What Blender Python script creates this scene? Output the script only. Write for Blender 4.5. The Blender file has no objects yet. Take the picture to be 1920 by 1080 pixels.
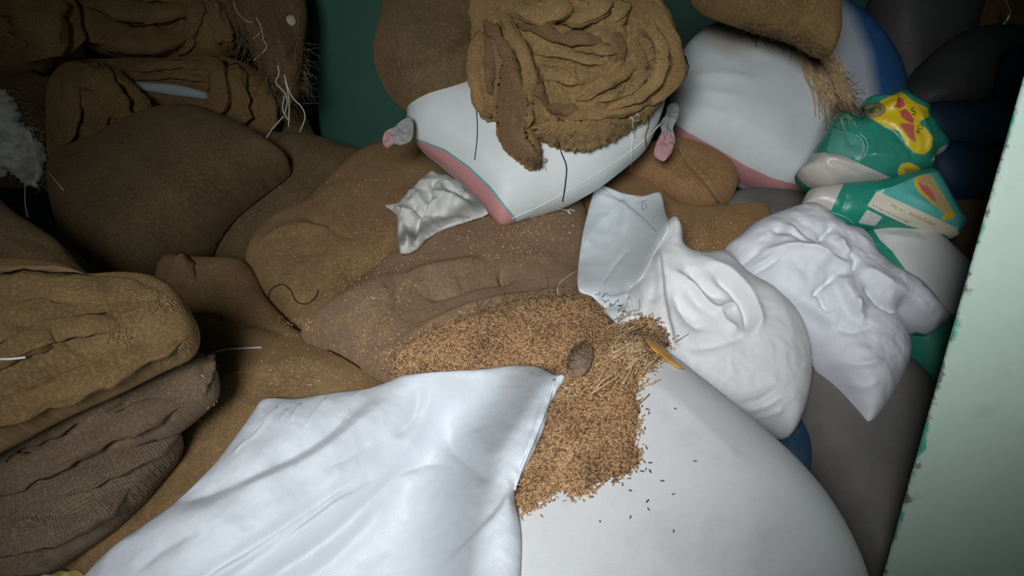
import bpy, math, random
import numpy as np
from mathutils import Vector
from mathutils.bvhtree import BVHTree
from mathutils.geometry import delaunay_2d_cdt

random.seed(7)
rng = np.random.default_rng(11)
scene = bpy.context.scene
COL = scene.collection

# ------------------------------------------------------------------ camera
F = 1400.0                       # focal length in pixels of the 1920 x 1080 frame
CAM = np.array([0.0, 0.0, 1.2])
PITCH = math.radians(25.0)
FWD = np.array([0, math.cos(PITCH), -math.sin(PITCH)])
UPV = np.array([0, math.sin(PITCH), math.cos(PITCH)])
RGT = np.array([1.0, 0, 0])
cam_data = bpy.data.cameras.new('camera')
cam_data.sensor_fit = 'HORIZONTAL'
cam_data.sensor_width = 36.0
cam_data.lens = 36.0 * F / 1920.0
cam_data.clip_start = 0.02
cam = bpy.data.objects.new('camera', cam_data)
cam.location = CAM
cam.rotation_euler = (math.radians(90) - PITCH, 0, 0)
COL.objects.link(cam)
scene.camera = cam

# ------------------------------------------------------------------ world, lights, exposure
world = bpy.data.worlds.new('world')
scene.world = world
world.use_nodes = True
bg = world.node_tree.nodes['Background']
bg.inputs[0].default_value = (0.75, 0.87, 1.0, 1)
bg.inputs[1].default_value = 0.9

def area_light(name, loc, target, sx, sy, power, col, spread=180):
    ld = bpy.data.lights.new(name, 'AREA')
    ld.shape = 'RECTANGLE'; ld.size = sx; ld.size_y = sy
    ld.energy = power; ld.color = col; ld.spread = math.radians(spread)
    o = bpy.data.objects.new(name, ld)
    o.location = loc
    d = Vector(target) - Vector(loc)
    o.rotation_euler = d.to_track_quat('-Z', 'Y').to_euler()
    COL.objects.link(o)
    return o
# daylight entering by the doorway behind the photographer
area_light('doorway_daylight', (-0.32, -0.95, 1.78), (0.42, 1.05, 0.40), 0.50, 0.62, 26, (0.95, 0.975, 1.0), 105)

scene.view_settings.view_transform = 'Standard'
scene.view_settings.look = 'None'
scene.view_settings.gamma = 1.0
scene.view_settings.use_curve_mapping = False
scene.view_settings.exposure = 0.0

# ------------------------------------------------------------------ pixel helpers
def rays(px):
    px = np.asarray(px, float).reshape(-1, 2)
    d = ((px[:, :1] - 960) / F) * RGT - ((px[:, 1:] - 540) / F) * UPV + FWD
    return d / np.linalg.norm(d, axis=1, keepdims=True)
def project(P):
    v = np.asarray(P) - CAM
    z = np.maximum(v @ FWD, 1e-6)
    return np.stack([960 + F * (v @ RGT) / z, 540 - F * (v @ UPV) / z], 1)
def at_y(px, Y):
    d = rays([px])[0]
    return CAM + d * (Y / d[1])
def nrm(v):
    v = np.asarray(v, float)
    return v / np.linalg.norm(v)
def normal_ea(elev, az):
    e, a = math.radians(elev), math.radians(az)
    return np.array([math.sin(a) * math.cos(e), -math.cos(a) * math.cos(e), math.sin(e)])

# ------------------------------------------------------------------ numpy noise
_perm = np.random.default_rng(3).permutation(512)
_perm = np.concatenate([_perm, _perm, _perm])
_grad = np.random.default_rng(4).normal(size=(512, 3)); _grad /= np.linalg.norm(_grad, axis=1, keepdims=True)
def gnoise(P):
    P = np.asarray(P, float)
    I = np.floor(P).astype(int); f = P - I
    u = f * f * f * (f * (f * 6 - 15) + 10)
    out = np.zeros(len(P))
    for dx in (0, 1):
        for dy in (0, 1):
            for dz in (0, 1):
                h = _perm[(_perm[(_perm[(I[:, 0] + dx) % 512] + I[:, 1] + dy) % 512] + I[:, 2] + dz) % 512]
                g = _grad[h]
                dot = g[:, 0] * (f[:, 0] - dx) + g[:, 1] * (f[:, 1] - dy) + g[:, 2] * (f[:, 2] - dz)
                w = (u[:, 0] if dx else 1 - u[:, 0]) * (u[:, 1] if dy else 1 - u[:, 1]) * (u[:, 2] if dz else 1 - u[:, 2])
                out += dot * w
    return out
def fbm(P, o=3):
    s = np.zeros(len(P)); a = 1.0
    for k in range(o):
        s += a * gnoise(P * 2 ** k + 17.3 * k); a *= 0.5
    return s
def ridged(P, o=2):
    s = np.zeros(len(P)); a = 1.0
    for k in range(o):
        s += a * (1 - np.abs(gnoise(P * 2 ** k + 9.1 * k)) * 3.2); a *= 0.5
    return s

# ------------------------------------------------------------------ 2D helpers
def closed_spline(pts, n):
    p = np.asarray(pts, float); m = len(p)
    out = []
    for i in range(m):
        p0, p1, p2, p3 = p[i - 1], p[i], p[(i + 1) % m], p[(i + 2) % m]
        for k in range(10):
            t = k / 10
            out.append(0.5 * ((2 * p1) + (-p0 + p2) * t * .8 + (2 * p0 - 5 * p1 + 4 * p2 - p3) * t * t * .8 + (-p0 + 3 * p1 - 3 * p2 + p3) * t ** 3 * .8
                              + .2 * (2 * (p2 - p1)) * t))
    out = np.array(out)
    return resample(np.vstack([out, out[:1]]), n + 1)[:-1]
def open_spline(pts, n):
    p = np.asarray(pts, float)
    if len(p) == 2:
        return resample(p, n)
    q = np.vstack([2 * p[0] - p[1], p, 2 * p[-1] - p[-2]])
    out = []
    for i in range(1, len(q) - 2):
        p0, p1, p2, p3 = q[i - 1], q[i], q[i + 1], q[i + 2]
        for k in range(12):
            t = k / 12
            out.append(0.5 * ((2 * p1) + (-p0 + p2) * t + (2 * p0 - 5 * p1 + 4 * p2 - p3) * t * t + (-p0 + 3 * p1 - 3 * p2 + p3) * t ** 3))
    out.append(p[-1])
    return resample(np.array(out), n)
def resample(p, n):
    d = np.linalg.norm(np.diff(p, axis=0), axis=1)
    s = np.concatenate([[0], np.cumsum(d)])
    t = np.linspace(0, s[-1], n)
    return np.stack([np.interp(t, s, p[:, k]) for k in range(p.shape[1])], 1)
def inside(q, poly):
    x, y = q[:, 0], q[:, 1]
    r = np.zeros(len(q), bool)
    j = len(poly) - 1
    for i in range(len(poly)):
        xi, yi = poly[i]; xj, yj = poly[j]
        c = ((yi > y) != (yj > y)) & (x < (xj - xi) * (y - yi) / (yj - yi + 1e-12) + xi)
        r ^= c
        j = i
    return r
def poly_dist(q, line, closed=False):
    """distance, side (left +), arc parameter 0..1 of points q to a polyline"""
    line = np.asarray(line, float)
    if closed: line = np.vstack([line, line[:1]])
    best = np.full(len(q), 1e9); side = np.zeros(len(q)); par = np.zeros(len(q))
    L = np.linalg.norm(np.diff(line, axis=0), axis=1); S = np.concatenate([[0], np.cumsum(L)])
    for i in range(len(line) - 1):
        a, b = line[i], line[i + 1]
        ab = b - a; l2 = ab @ ab + 1e-12
        t = np.clip(((q - a) @ ab) / l2, 0, 1)
        c = a + t[:, None] * ab
        d = np.linalg.norm(q - c, axis=1)
        s = ab[0] * (q[:, 1] - a[1]) - ab[1] * (q[:, 0] - a[0])
        m = d < best
        best[m] = d[m]; side[m] = np.sign(s[m]); par[m] = (S[i] + t[m] * L[i]) / S[-1]
    return best, side, par
def sdist(q, poly):
    d, _, _ = poly_dist(q, poly, True)
    return np.where(inside(q, np.asarray(poly, float)), d, -d)

def fold_field(px, folds):
    """folds: (polyline px, height m, width px[, 's'|'S', reach px]); 's' raises the image-left-hand side of the line"""
    out = np.zeros(len(px))
    for f in folds:
        pts, A, w = f[0], f[1], f[2]
        kind = f[3] if len(f) > 3 else 'r'
        line = open_spline(pts, max(6, 5 * len(pts)))
        d, sd, par = poly_dist(px, line)
        fade = np.clip(np.minimum(par, 1 - par) / 0.22, 0, 1); fade = fade * fade * (3 - 2 * fade)
        if kind == 'r':
            out += A * np.exp(-(d / w) ** 1.4) * (0.12 + 0.88 * fade)
        else:
            W = f[4] if len(f) > 4 else w * 8
            x = np.clip(sd * d / w * (1 if kind == 's' else -1), -20, 20)
            out += A / (1 + np.exp(-2.5 * x)) * np.exp(-(d / W) ** 2) * fade
    return out

# ------------------------------------------------------------------ mesh plumbing
BVH = {}; BOXES = []
def link(o, parent=None):
    COL.objects.link(o)
    if parent is not None: o.parent = parent
    return o
def mesh_obj(name, V, Fc, mat, parent=None, smooth=True, uv=None, attrs=None):
    me = bpy.data.meshes.new(name)
    V = np.asarray(V, float)
    me.from_pydata(V.tolist(), [], [list(map(int, f)) for f in Fc])
    if smooth: me.polygons.foreach_set('use_smooth', [True] * len(me.polygons))
    if uv is not None:
        lay = me.uv_layers.new(name='UVMap')
        li = np.zeros(len(me.loops), int); me.loops.foreach_get('vertex_index', li)
        lay.data.foreach_set('uv', np.asarray(uv)[li].astype(np.float32).ravel())
    for k, v in (attrs or {}).items():
        a = me.attributes.new(k, 'FLOAT', 'POINT')
        a.data.foreach_set('value', np.asarray(v, np.float32))
    me.materials.append(mat)
    me.update()
    return link(bpy.data.objects.new(name, me), parent)
def tag(o, label=None, cat=None, group=None, kind=None):
    if label: o['label'] = label
    if cat: o['category'] = cat
    if group: o['group'] = group
    if kind: o['kind'] = kind
    return o
def cast(px, objs):
    """camera-ray hit distance on already built things, nan where none"""
    D = rays(px); out = np.full(len(D), np.nan)
    o = Vector(CAM)
    trees = [BVH[k.name] for k in objs]
    for i, d in enumerate(D):
        v = Vector(d); best = None
        for t in trees:
            h = t.ray_cast(o, v)
            if h[0] is not None and (best is None or h[3] < best): best = h[3]
        if best is not None: out[i] = best
    return out

def lp_dist(q, B):
    seg = np.vstack([B, B[:1]]); mid = 0.5 * (seg[1:] + seg[:-1]); ds = np.linalg.norm(np.diff(seg, axis=0), axis=1)
    out = np.zeros(len(q)); dm = np.zeros(len(q))
    for a in range(0, len(q), 4000):
        d = np.linalg.norm(q[a:a + 4000, None] - mid[None], axis=2) + 1e-9
        out[a:a + 4000] = ((ds[None] / d ** 3).sum(1) / 2) ** -0.5
        dm[a:a + 4000] = d.min(1)
    return out, dm

def puff(name, outline, Y, mat, elev=45, az=0, T=0.12, Tb=0.14, R=None, n=2.0, hpx=7.0, center=None, folds=(), bumps=(),
         wrinkle=0.0, wscale=8.0, waniso=1.0, wdir=0.0, crumple=0.0, cscale=9.0, lump=0.012, drape=None, dsmooth=6, lift=0.0, prints=None, uvrot=0.0,
         parent=None, seed=0.0, fk=1.0, edge=0.25, ragged=0.0):
    """A stuffed or lying sack: the outline is set on the plane of the sack (through `center` at forward distance Y, facing
    elev/az), meshed, and inflated to both sides; folds, bumps and wrinkles move the near side."""
    outl = np.asarray(outline, float)
    c = np.asarray(center if center is not None else outl.mean(0), float)
    nv = normal_ea(elev, az)
    P0 = at_y(c, Y) - nv * T
    e1 = nrm(np.cross(np.array([0, 0, 1.0]), nv)) if abs(nv[2]) < .999 else np.array([1.0, 0, 0])
    e2 = np.cross(nv, e1)
    def to_plane(px):
        D = rays(px)
        t = ((P0 - CAM) @ nv) / (D @ nv)
        X = CAM + D * t[:, None] - P0
        return np.stack([X @ e1, X @ e2], 1)
    depth = (P0 - CAM) @ FWD
    h = hpx * depth / F
    ob = to_plane(closed_spline(outl, 300))
    per = np.linalg.norm(np.diff(np.vstack([ob, ob[:1]]), axis=0), axis=1).sum()
    nb = int(np.clip(per / h, 40, 420))
    B = resample(np.vstack([ob, ob[:1]]), nb + 1)[:-1]
    if ragged:
        tn = np.roll(B, -1, 0) - np.roll(B, 1, 0); tn /= np.linalg.norm(tn, axis=1, keepdims=True)
        B = B + np.stack([tn[:, 1], -tn[:, 0]], 1) * (ragged * rng.normal(size=(nb, 1)))
    area = 0.5 * np.sum(B[:, 0] * np.roll(B[:, 1], -1) - np.roll(B[:, 0], -1) * B[:, 1])
    if area < 0: B = B[::-1]
    tn = np.roll(B, -1, 0) - np.roll(B, 1, 0); tn /= np.linalg.norm(tn, axis=1, keepdims=True)
    inn = np.stack([-tn[:, 1], tn[:, 0]], 1)
    cand = []
    for k in (0.22, 0.6):
        q = B + inn * (k * h)
        _, dm = lp_dist(q, B); dd, _, _ = poly_dist(q, B, True)
        cand.append(q[(dd > 0.7 * k * h) & inside(q, B)])
    lo, hi = B.min(0), B.max(0)
    gx = np.arange(lo[0], hi[0], h); gy = np.arange(lo[1], hi[1], h * 0.866)
    G = np.array([[x + (0.5 * h if j % 2 else 0), y] for j, y in enumerate(gy) for x in gx])
    G = G + rng.normal(size=G.shape) * h * 0.05
    G = G[inside(G, B)]
    _, dm = lp_dist(G, B)
    G = G[dm > 1.05 * h]
    pts = np.vstack([B] + cand + [G])
    edges = [(i, (i + 1) % nb) for i in range(nb)]
    r = delaunay_2d_cdt([Vector(p) for p in pts], edges, [], 1, 1e-7)
    V2 = np.array([[v.x, v.y] for v in r[0]]); T3 = np.array([list(f) for f in r[2]], int)
    ev, dm = poly_dist(V2, B, True)[0], None
    isb = ev < 1e-6
    phi, dmin = lp_dist(V2, B)
    phi = np.minimum(phi, np.maximum(ev, 0) * 1.3); phi[isb] = 0
    Rr = R if R else phi.max()
    t = np.clip(phi / Rr, 0, 1)
    prof = (1 - (1 - t) ** n) ** (1.0 / n)
    nV = len(V2)
    base = P0 + V2[:, :1] * e1 + V2[:, 1:] * e2
    if drape:
        px0 = project(base)
        D = rays(px0)
        hit = cast(px0, drape)
        tp = np.linalg.norm(base - CAM, axis=1)
        bad = np.isnan(hit)
        # neighbours for smoothing
        E = np.vstack([T3[:, [0, 1]], T3[:, [1, 2]], T3[:, [2, 0]]]); E = np.vstack([E, E[:, ::-1]])
        deg = np.bincount(E[:, 0], minlength=nV).astype(float)
        def sm(x): return np.bincount(E[:, 0], weights=x[E[:, 1]], minlength=nV) / np.maximum(deg, 1)
        tt = np.where(bad, np.nan, hit)
        if bad.any():
            tt = np.where(bad, np.nanmedian(hit) if (~bad).any() else tp, hit)
            for _ in range(60):
                s = sm(tt); tt = np.where(bad, s, tt)
        top = tt.copy()
        for _ in range(dsmooth):
            tt = np.minimum(sm(tt), np.where(bad, 9, top))
        for _ in range(2): tt = sm(tt)
        base = CAM + D * (tt - lift)[:, None]
    front = base + nv * (T * prof)[:, None]
    px = project(front)
    amp = np.clip(t / max(edge, 1e-3), 0, 1) if edge > 0 else np.ones(nV)
    disp = fk * fold_field(px, folds) if folds else np.zeros(nV)
    for b in bumps:
        d2 = ((px[:, 0] - b[0]) / b[2]) ** 2 + ((px[:, 1] - b[1]) / (b[4] if len(b) > 4 else b[2])) ** 2
        disp += b[3] * np.exp(-d2)
    s3 = np.array([seed * 3.7, seed * 1.3, seed * 7.7])
    N3 = np.column_stack([V2, np.zeros(nV)])
    if lump: disp += lump * fbm(N3 * 5.0 + s3, 2)
    if wrinkle:
        ca, sa = math.cos(math.radians(wdir)), math.sin(math.radians(wdir))
        W = np.column_stack([(V2[:, 0] * ca + V2[:, 1] * sa) / waniso, -V2[:, 0] * sa + V2[:, 1] * ca, np.zeros(nV)])
        W += 0.03 * np.column_stack([fbm(N3 * 6 + 5 + s3, 2), fbm(N3 * 6 + 50 + s3, 2), np.zeros(nV)])
        disp += wrinkle * fbm(W * wscale + s3, 3)
    if crumple:
        W = N3 + 0.02 * np.column_stack([fbm(N3 * 9 + 5 + s3, 2), fbm(N3 * 9 + 50 + s3, 2), np.zeros(nV)])
        disp += crumple * (ridged(W * cscale + s3, 3) - 0.8)
    front = front + nv * (disp * amp)[:, None]
    thin = 0.0025
    back = base - nv * (np.maximum(Tb * prof, 0) + thin * (~isb))[:, None]
    # the far side rests on whatever already lies behind it
    lo3, hi3 = np.minimum(front.min(0), back.min(0)), np.maximum(front.max(0), back.max(0))
    near = [t for t, l, h_ in BOXES if np.all(l < hi3) and np.all(h_ > lo3)]
    if near:
        dirv = Vector(-nv); nvV = Vector(-nv)
        th = np.einsum('ij,j->i', front - back, nv)
        for i in np.nonzero(~isb)[0]:
            o_ = Vector(front[i]); best = th[i]
            for tr in near:
                hh = tr.ray_cast(o_, dirv, float(best))
                if hh[0] is not None:
                    best = 0.0025 if hh[1].dot(dirv) > 0 else max(0.0025, hh[3] - 0.002)
            if best < th[i]: back[i] = front[i] - nv * best
    # join the two sides at the rim
    idx = np.arange(nV); bidx = np.where(isb, idx, -1)
    nb_i = np.cumsum(~isb) - 1 + nV
    bidx = np.where(isb, idx, nb_i)
    VV = np.vstack([front, back[~isb]])
    FF = np.vstack([T3, bidx[T3][:, ::-1]])
    ca, sa = math.cos(math.radians(uvrot)), math.sin(math.radians(uvrot))
    uv2 = np.column_stack([V2[:, 0] * ca + V2[:, 1] * sa, -V2[:, 0] * sa + V2[:, 1] * ca])
    UV = np.vstack([uv2, uv2[~isb]])
    attrs = {}
    if prints:
        fpx = project(front)
        for i, p in enumerate(prints):
            s = sdist(fpx, p)
            attrs['print_%d' % i] = np.concatenate([s, np.minimum(s[~isb], -3) if len(p) and True else s[~isb]])
    o = mesh_obj(name, VV, FF, mat, parent, True, UV, attrs)
    BVH[o.name] = BVHTree.FromPolygons([Vector(v) for v in VV], FF.tolist())
    BOXES.append((BVH[o.name], VV.min(0), VV.max(0)))
    return o

def tube_geo(path, rad, sides=6, cap=True, squash=None):
    path = np.asarray(path, float); n = len(path)
    rad = np.broadcast_to(np.asarray(rad, float), (n,))
    tg = np.gradient(path, axis=0); tg /= np.linalg.norm(tg, axis=1, keepdims=True) + 1e-12
    ref = np.array([0.13, -0.6, 0.79])
    V = []; 
    for i in range(n):
        a = np.cross(tg[i], ref); a /= np.linalg.norm(a) + 1e-9
        b = np.cross(a, tg[i])
        for k in range(sides):
            th = 2 * math.pi * k / sides
            V.append(path[i] + rad[i] * (math.cos(th) * a + (squash or 1) * math.sin(th) * b))
    Fc = [(i * sides + k, i * sides + (k + 1) % sides, (i + 1) * sides + (k + 1) % sides, (i + 1) * sides + k)
          for i in range(n - 1) for k in range(sides)]
    if cap:
        Fc.append(tuple(range(sides))[::-1]); Fc.append(tuple((n - 1) * sides + k for k in range(sides)))
    return np.array(V), Fc
def join_geo(parts):
    V = []; Fc = []; o = 0
    for v, f in parts:
        V.append(v); Fc += [tuple(i + o for i in q) for q in f]; o += len(v)
    return np.vstack(V), Fc
def on_surface(pxs, objs, off=0.003, Y=None):
    pxs = np.asarray(pxs, float)
    t = cast(pxs, objs) if objs else np.full(len(pxs), np.nan)
    D = rays(pxs)
    if np.isnan(t).any():
        if Y is not None: t = np.where(np.isnan(t), Y / D[:, 1], t)
        elif not np.isnan(t).all():
            k = np.arange(len(t)); g = ~np.isnan(t); t = np.interp(k, k[g], t[g])
        else: raise ValueError('no surface under ' + str(pxs[:2]))
    return CAM + D * (t - off)[:, None]
def strand(name, pxs, mat, rad=0.0012, objs=None, off=0.003, Y=None, parent=None, n=14, sides=5, taper=False):
    p = open_spline(pxs, n)
    path = on_surface(p, objs or [], off, Y)
    r = rad * (np.linspace(1, 0.3, n) if taper else np.ones(n))
    V, Fc = tube_geo(path, r, sides)
    return mesh_obj(name, V, Fc, mat, parent)

# ------------------------------------------------------------------ materials
def new_mat(name):
    m = bpy.data.materials.new(name); m.use_nodes = True
    nt = m.node_tree; nt.nodes.clear()
    out = nt.nodes.new('ShaderNodeOutputMaterial'); b = nt.nodes.new('ShaderNodeBsdfPrincipled')
    nt.links.new(b.outputs[0], out.inputs[0])
    return m, nt, b
def nd(nt, typ, **kw):
    n = nt.nodes.new(typ)
    for k, v in kw.items(): setattr(n, k, v)
    return n
def L(nt, a, b): nt.links.new(a, b)
def mixc(nt, fac, a, b, mode='MIX'):
    m = nd(nt, 'ShaderNodeMix', data_type='RGBA', blend_type=mode)
    for s, v in ((0, fac), (6, a), (7, b)):
        if hasattr(v, 'is_linked'): L(nt, v, m.inputs[s])
        else: m.inputs[s].default_value = v if s == 0 else (*v[:3], 1)
    return m.outputs[2]
def ramp(nt, src, a, b, lo=0.0, hi=1.0):
    r = nd(nt, 'ShaderNodeMapRange'); r.clamp = True
    L(nt, src, r.inputs[0]); r.inputs[1].default_value = a; r.inputs[2].default_value = b
    r.inputs[3].default_value = lo; r.inputs[4].default_value = hi
    return r.outputs[0]
def noise(nt, vec, scale, detail=3, rough=0.55):
    n = nd(nt, 'ShaderNodeTexNoise'); n.inputs['Scale'].default_value = scale
    n.inputs['Detail'].default_value = detail; n.inputs['Roughness'].default_value = rough
    if vec is not None: L(nt, vec, n.inputs['Vector'])
    return n.outputs['Fac']
def math_n(nt, op, a, b=None):
    m = nd(nt, 'ShaderNodeMath', operation=op)
    for i, v in enumerate((a, b)):
        if v is None: continue
        if hasattr(v, 'is_linked'): L(nt, v, m.inputs[i])
        else: m.inputs[i].default_value = v
    return m.outputs[0]
def weave_h(nt, uv, pitch):
    ws = []
    for ax in ('X', 'Y'):
        w = nd(nt, 'ShaderNodeTexWave', wave_type='BANDS', bands_direction=ax, wave_profile='SIN')
        w.inputs['Scale'].default_value = 0.314 / pitch
        w.inputs['Distortion'].default_value = 0.9; w.inputs['Detail'].default_value = 1.5; w.inputs['Detail Scale'].default_value = 0.6
        L(nt, uv, w.inputs['Vector']); ws.append(w.outputs['Fac'])
    return math_n(nt, 'ADD', ws[0], ws[1]), ws
def print_chain(nt, base, prints, soft=0.8):
    c = base
    for i, col in enumerate(prints):
        a = nd(nt, 'ShaderNodeAttribute', attribute_name='print_%d' % i)
        sf = soft[i] if isinstance(soft, (list, tuple)) else soft
        c = mixc(nt, ramp(nt, a.outputs['Fac'], -sf, sf), c, col)
    return c
def jute(name, dark, light, pitch=0.0034, bump=0.45, dust=0.0, patches=None):
    m, nt, b = new_mat(name)
    uv = nd(nt, 'ShaderNodeTexCoord').outputs['UV']
    hgt, ws = weave_h(nt, uv, pitch)
    n1 = noise(nt, uv, 9, 4); n2 = noise(nt, uv, 160, 2); n3 = noise(nt, uv, 38, 3)
    c = mixc(nt, ramp(nt, n1, 0.35, 0.68), dark, light)
    c = mixc(nt, ramp(nt, hgt, 0.3, 1.5, 0.0, 0.55), [x * 0.55 for x in dark], c) if False else mixc(nt, ramp(nt, hgt, 0.2, 1.6, 0.55, 0.0), c, [x * 0.45 for x in dark])
    c = mixc(nt, ramp(nt, n2, 0.45, 0.75, 0, 0.5), c, [x * 1.5 for x in light])
    if dust:
        c = mixc(nt, math_n(nt, 'MULTIPLY', ramp(nt, n3, 0.5, 0.72), dust), c, (0.42, 0.26, 0.10))
    L(nt, c, b.inputs['Base Color']); b.inputs['Roughness'].default_value = 0.95
    b.inputs['Specular IOR Level'].default_value = 0.15
    bp = nd(nt, 'ShaderNodeBump'); bp.inputs['Strength'].default_value = bump; bp.inputs['Distance'].default_value = 0.0016
    hh = math_n(nt, 'ADD', hgt, math_n(nt, 'MULTIPLY', n2, 1.2))
    L(nt, hh, bp.inputs['Height']); L(nt, bp.outputs[0], b.inputs['Normal'])
    b.inputs['Sheen Weight'].default_value = 0.25; b.inputs['Sheen Roughness'].default_value = 0.6
    b.inputs['Sheen Tint'].default_value = (*[min(1, x * 3) for x in light], 1)
    return m
def poly(name, col, prints=(), rough=0.55, pitch=0.003, bump=0.25, dirt=0.12, dirtcol=(0.35, 0.30, 0.24), dirtscale=6, spec=0.4, crease=0.0, soft=0.8, transl=0.0):
    m, nt, b = new_mat(name)
    uv = nd(nt, 'ShaderNodeTexCoord').outputs['UV']
    n1 = noise(nt, uv, dirtscale, 5, 0.65); n2 = noise(nt, uv, 60, 3)
    c = print_chain(nt, mixc(nt, 0.0, col, col), prints, soft)
    c = mixc(nt, ramp(nt, n1, 0.5, 0.78, 0, dirt * 3), c, dirtcol)
    c = mixc(nt, ramp(nt, n2, 0.5, 0.8, 0, dirt), c, dirtcol)
    L(nt, c, b.inputs['Base Color'])
    L(nt, ramp(nt, n2, 0.3, 0.7, rough - 0.08, rough + 0.1), b.inputs['Roughness'])
    b.inputs['Specular IOR Level'].default_value = spec
    hgt, _ = weave_h(nt, uv, pitch)
    hh = math_n(nt, 'ADD', math_n(nt, 'MULTIPLY', hgt, 0.35), math_n(nt, 'MULTIPLY', noise(nt, uv, 26, 4, 0.6), crease))
    bp = nd(nt, 'ShaderNodeBump'); bp.inputs['Strength'].default_value = bump; bp.inputs['Distance'].default_value = 0.002
    L(nt, hh, bp.inputs['Height']); L(nt, bp.outputs[0], b.inputs['Normal'])
    return m
def plain(name, col, rough=0.8, var=0.25, scale=30, spec=0.3, metal=0.0):
    m, nt, b = new_mat(name)
    co = nd(nt, 'ShaderNodeTexCoord').outputs['Object']
    n1 = noise(nt, co, scale, 3)
    L(nt, mixc(nt, ramp(nt, n1, 0.3, 0.7), [x * (1 - var) for x in col], [min(1, x * (1 + var)) for x in col]), b.inputs['Base Color'])
    b.inputs['Roughness'].default_value = rough; b.inputs['Specular IOR Level'].default_value = spec; b.inputs['Metallic'].default_value = metal
    return m
def painted_wall(name, col, under, chip=0.0, rough=0.6, edge_axis=None):
    m, nt, b = new_mat(name)
    co = nd(nt, 'ShaderNodeTexCoord').outputs['Object']
    n1 = noise(nt, co, 5, 5, 0.65); n2 = noise(nt, co, 22, 5, 0.7)
    c = mixc(nt, ramp(nt, n1, 0.35, 0.7, 0, 0.35), col, [x * 0.72 for x in col])
    c = mixc(nt, ramp(nt, n2, 0.58, 0.72, 0, 0.35), c, [x * 0.6 + 0.05 for x in col])
    if chip:
        sx = nd(nt, 'ShaderNodeSeparateXYZ'); L(nt, co, sx.inputs[0])
        e = math_n(nt, 'ADD', math_n(nt, 'MULTIPLY', sx.outputs[0], 1.0), math_n(nt, 'MULTIPLY', math_n(nt, 'SUBTRACT', noise(nt, co, 7, 4, 0.6), 0.5), -0.10))
        c = mixc(nt, ramp(nt, e, 0.003, -0.002), c, under)
        c = mixc(nt, ramp(nt, math_n(nt, 'ADD', sx.outputs[0], math_n(nt, 'MULTIPLY', math_n(nt, 'SUBTRACT', n2, 0.5), -0.08)), 0.003, -0.002), c, (0.20, 0.19, 0.17))
    L(nt, c, b.inputs['Base Color']); b.inputs['Roughness'].default_value = rough
    bp = nd(nt, 'ShaderNodeBump'); bp.inputs['Strength'].default_value = 0.3; bp.inputs['Distance'].default_value = 0.004
    L(nt, math_n(nt, 'ADD', n1, math_n(nt, 'MULTIPLY', n2, 0.5)), bp.inputs['Height']); L(nt, bp.outputs[0], b.inputs['Normal'])
    return m

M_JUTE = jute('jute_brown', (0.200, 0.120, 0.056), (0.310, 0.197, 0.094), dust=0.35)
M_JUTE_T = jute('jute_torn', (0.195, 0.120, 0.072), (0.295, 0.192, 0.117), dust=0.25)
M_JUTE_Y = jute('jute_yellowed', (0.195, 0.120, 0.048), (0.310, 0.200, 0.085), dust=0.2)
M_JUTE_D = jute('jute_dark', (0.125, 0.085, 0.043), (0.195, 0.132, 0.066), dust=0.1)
M_JUTE_L = jute('jute_old_yellow', (0.130, 0.080, 0.034), (0.235, 0.150, 0.066))
M_JUTE_M = jute('jute_greyish', (0.125, 0.086, 0.054), (0.195, 0.137, 0.086))
M_JUTE_G = jute('jute_open_weave', (0.125, 0.088, 0.056), (0.205, 0.147, 0.094), pitch=0.005, bump=0.7)
M_JUTE_O = jute('jute_orange', (0.250, 0.148, 0.062), (0.400, 0.250, 0.110), dust=0.15)
M_JUTE_R = jute('jute_reddish', (0.270, 0.150, 0.068), (0.385, 0.222, 0.105), dust=0.4, bump=0.3)
M_WHITE = poly('white_woven', (0.67, 0.71, 0.75), rough=0.45, dirt=0.02, bump=0.35, pitch=0.0035)
M_SHEET = poly('pale_sheet', (0.78, 0.84, 0.86), rough=0.5, dirt=0.04, bump=0.25, crease=0.6)
M_COTTON = poly('white_bag', (0.82, 0.83, 0.87), rough=0.5, dirt=0.03, bump=0.4, crease=1.6)
M_COTTON_D = poly('white_bag_soiled', (0.78, 0.78, 0.78), rough=0.6, dirt=0.07, bump=0.3, crease=1.0)
M_SMOOTH = poly('smooth_offwhite', (0.66, 0.665, 0.67), rough=0.5, dirt=0.10, dirtcol=(0.30, 0.28, 0.25), bump=0.12, dirtscale=9)
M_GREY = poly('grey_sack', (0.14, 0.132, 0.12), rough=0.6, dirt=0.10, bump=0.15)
M_CRUMPLE = poly('grey_white_cloth', (0.66, 0.66, 0.62), rough=0.6, dirt=0.05, bump=0.3, crease=0.8)
M_BLUE = poly('blue_sack', (0.02, 0.09, 0.22), rough=0.5, dirt=0.1)
M_NAVY = poly('navy_sack', (0.035, 0.075, 0.14), rough=0.5, dirt=0.12, dirtcol=(0.05, 0.045, 0.04))
M_CHAR = poly('charcoal_sack', (0.11, 0.108, 0.108), rough=0.5, dirt=0.15, dirtcol=(0.06, 0.045, 0.035))
M_THREAD_W = plain('white_thread', (0.72, 0.70, 0.64), 0.6, 0.05)
M_THREAD_K = plain('black_thread', (0.02, 0.02, 0.02), 0.7, 0.1)
M_FIBRE = plain('jute_fibre', (0.33, 0.23, 0.12), 0.9, 0.3, 60)
M_FRINGE = plain("pale_fringe", (0.60, 0.43, 0.24), 0.85, 0.35, 70)
M_FIBRE_D = plain('dark_jute_fibre', (0.20, 0.13, 0.07), 0.9, 0.3, 60)
M_STRAW = plain('straw', (0.52, 0.36, 0.20), 0.7, 0.3, 40)
M_LEAF = plain('dry_leaf', (0.50, 0.27, 0.06), 0.45, 0.25, 40)

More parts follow.
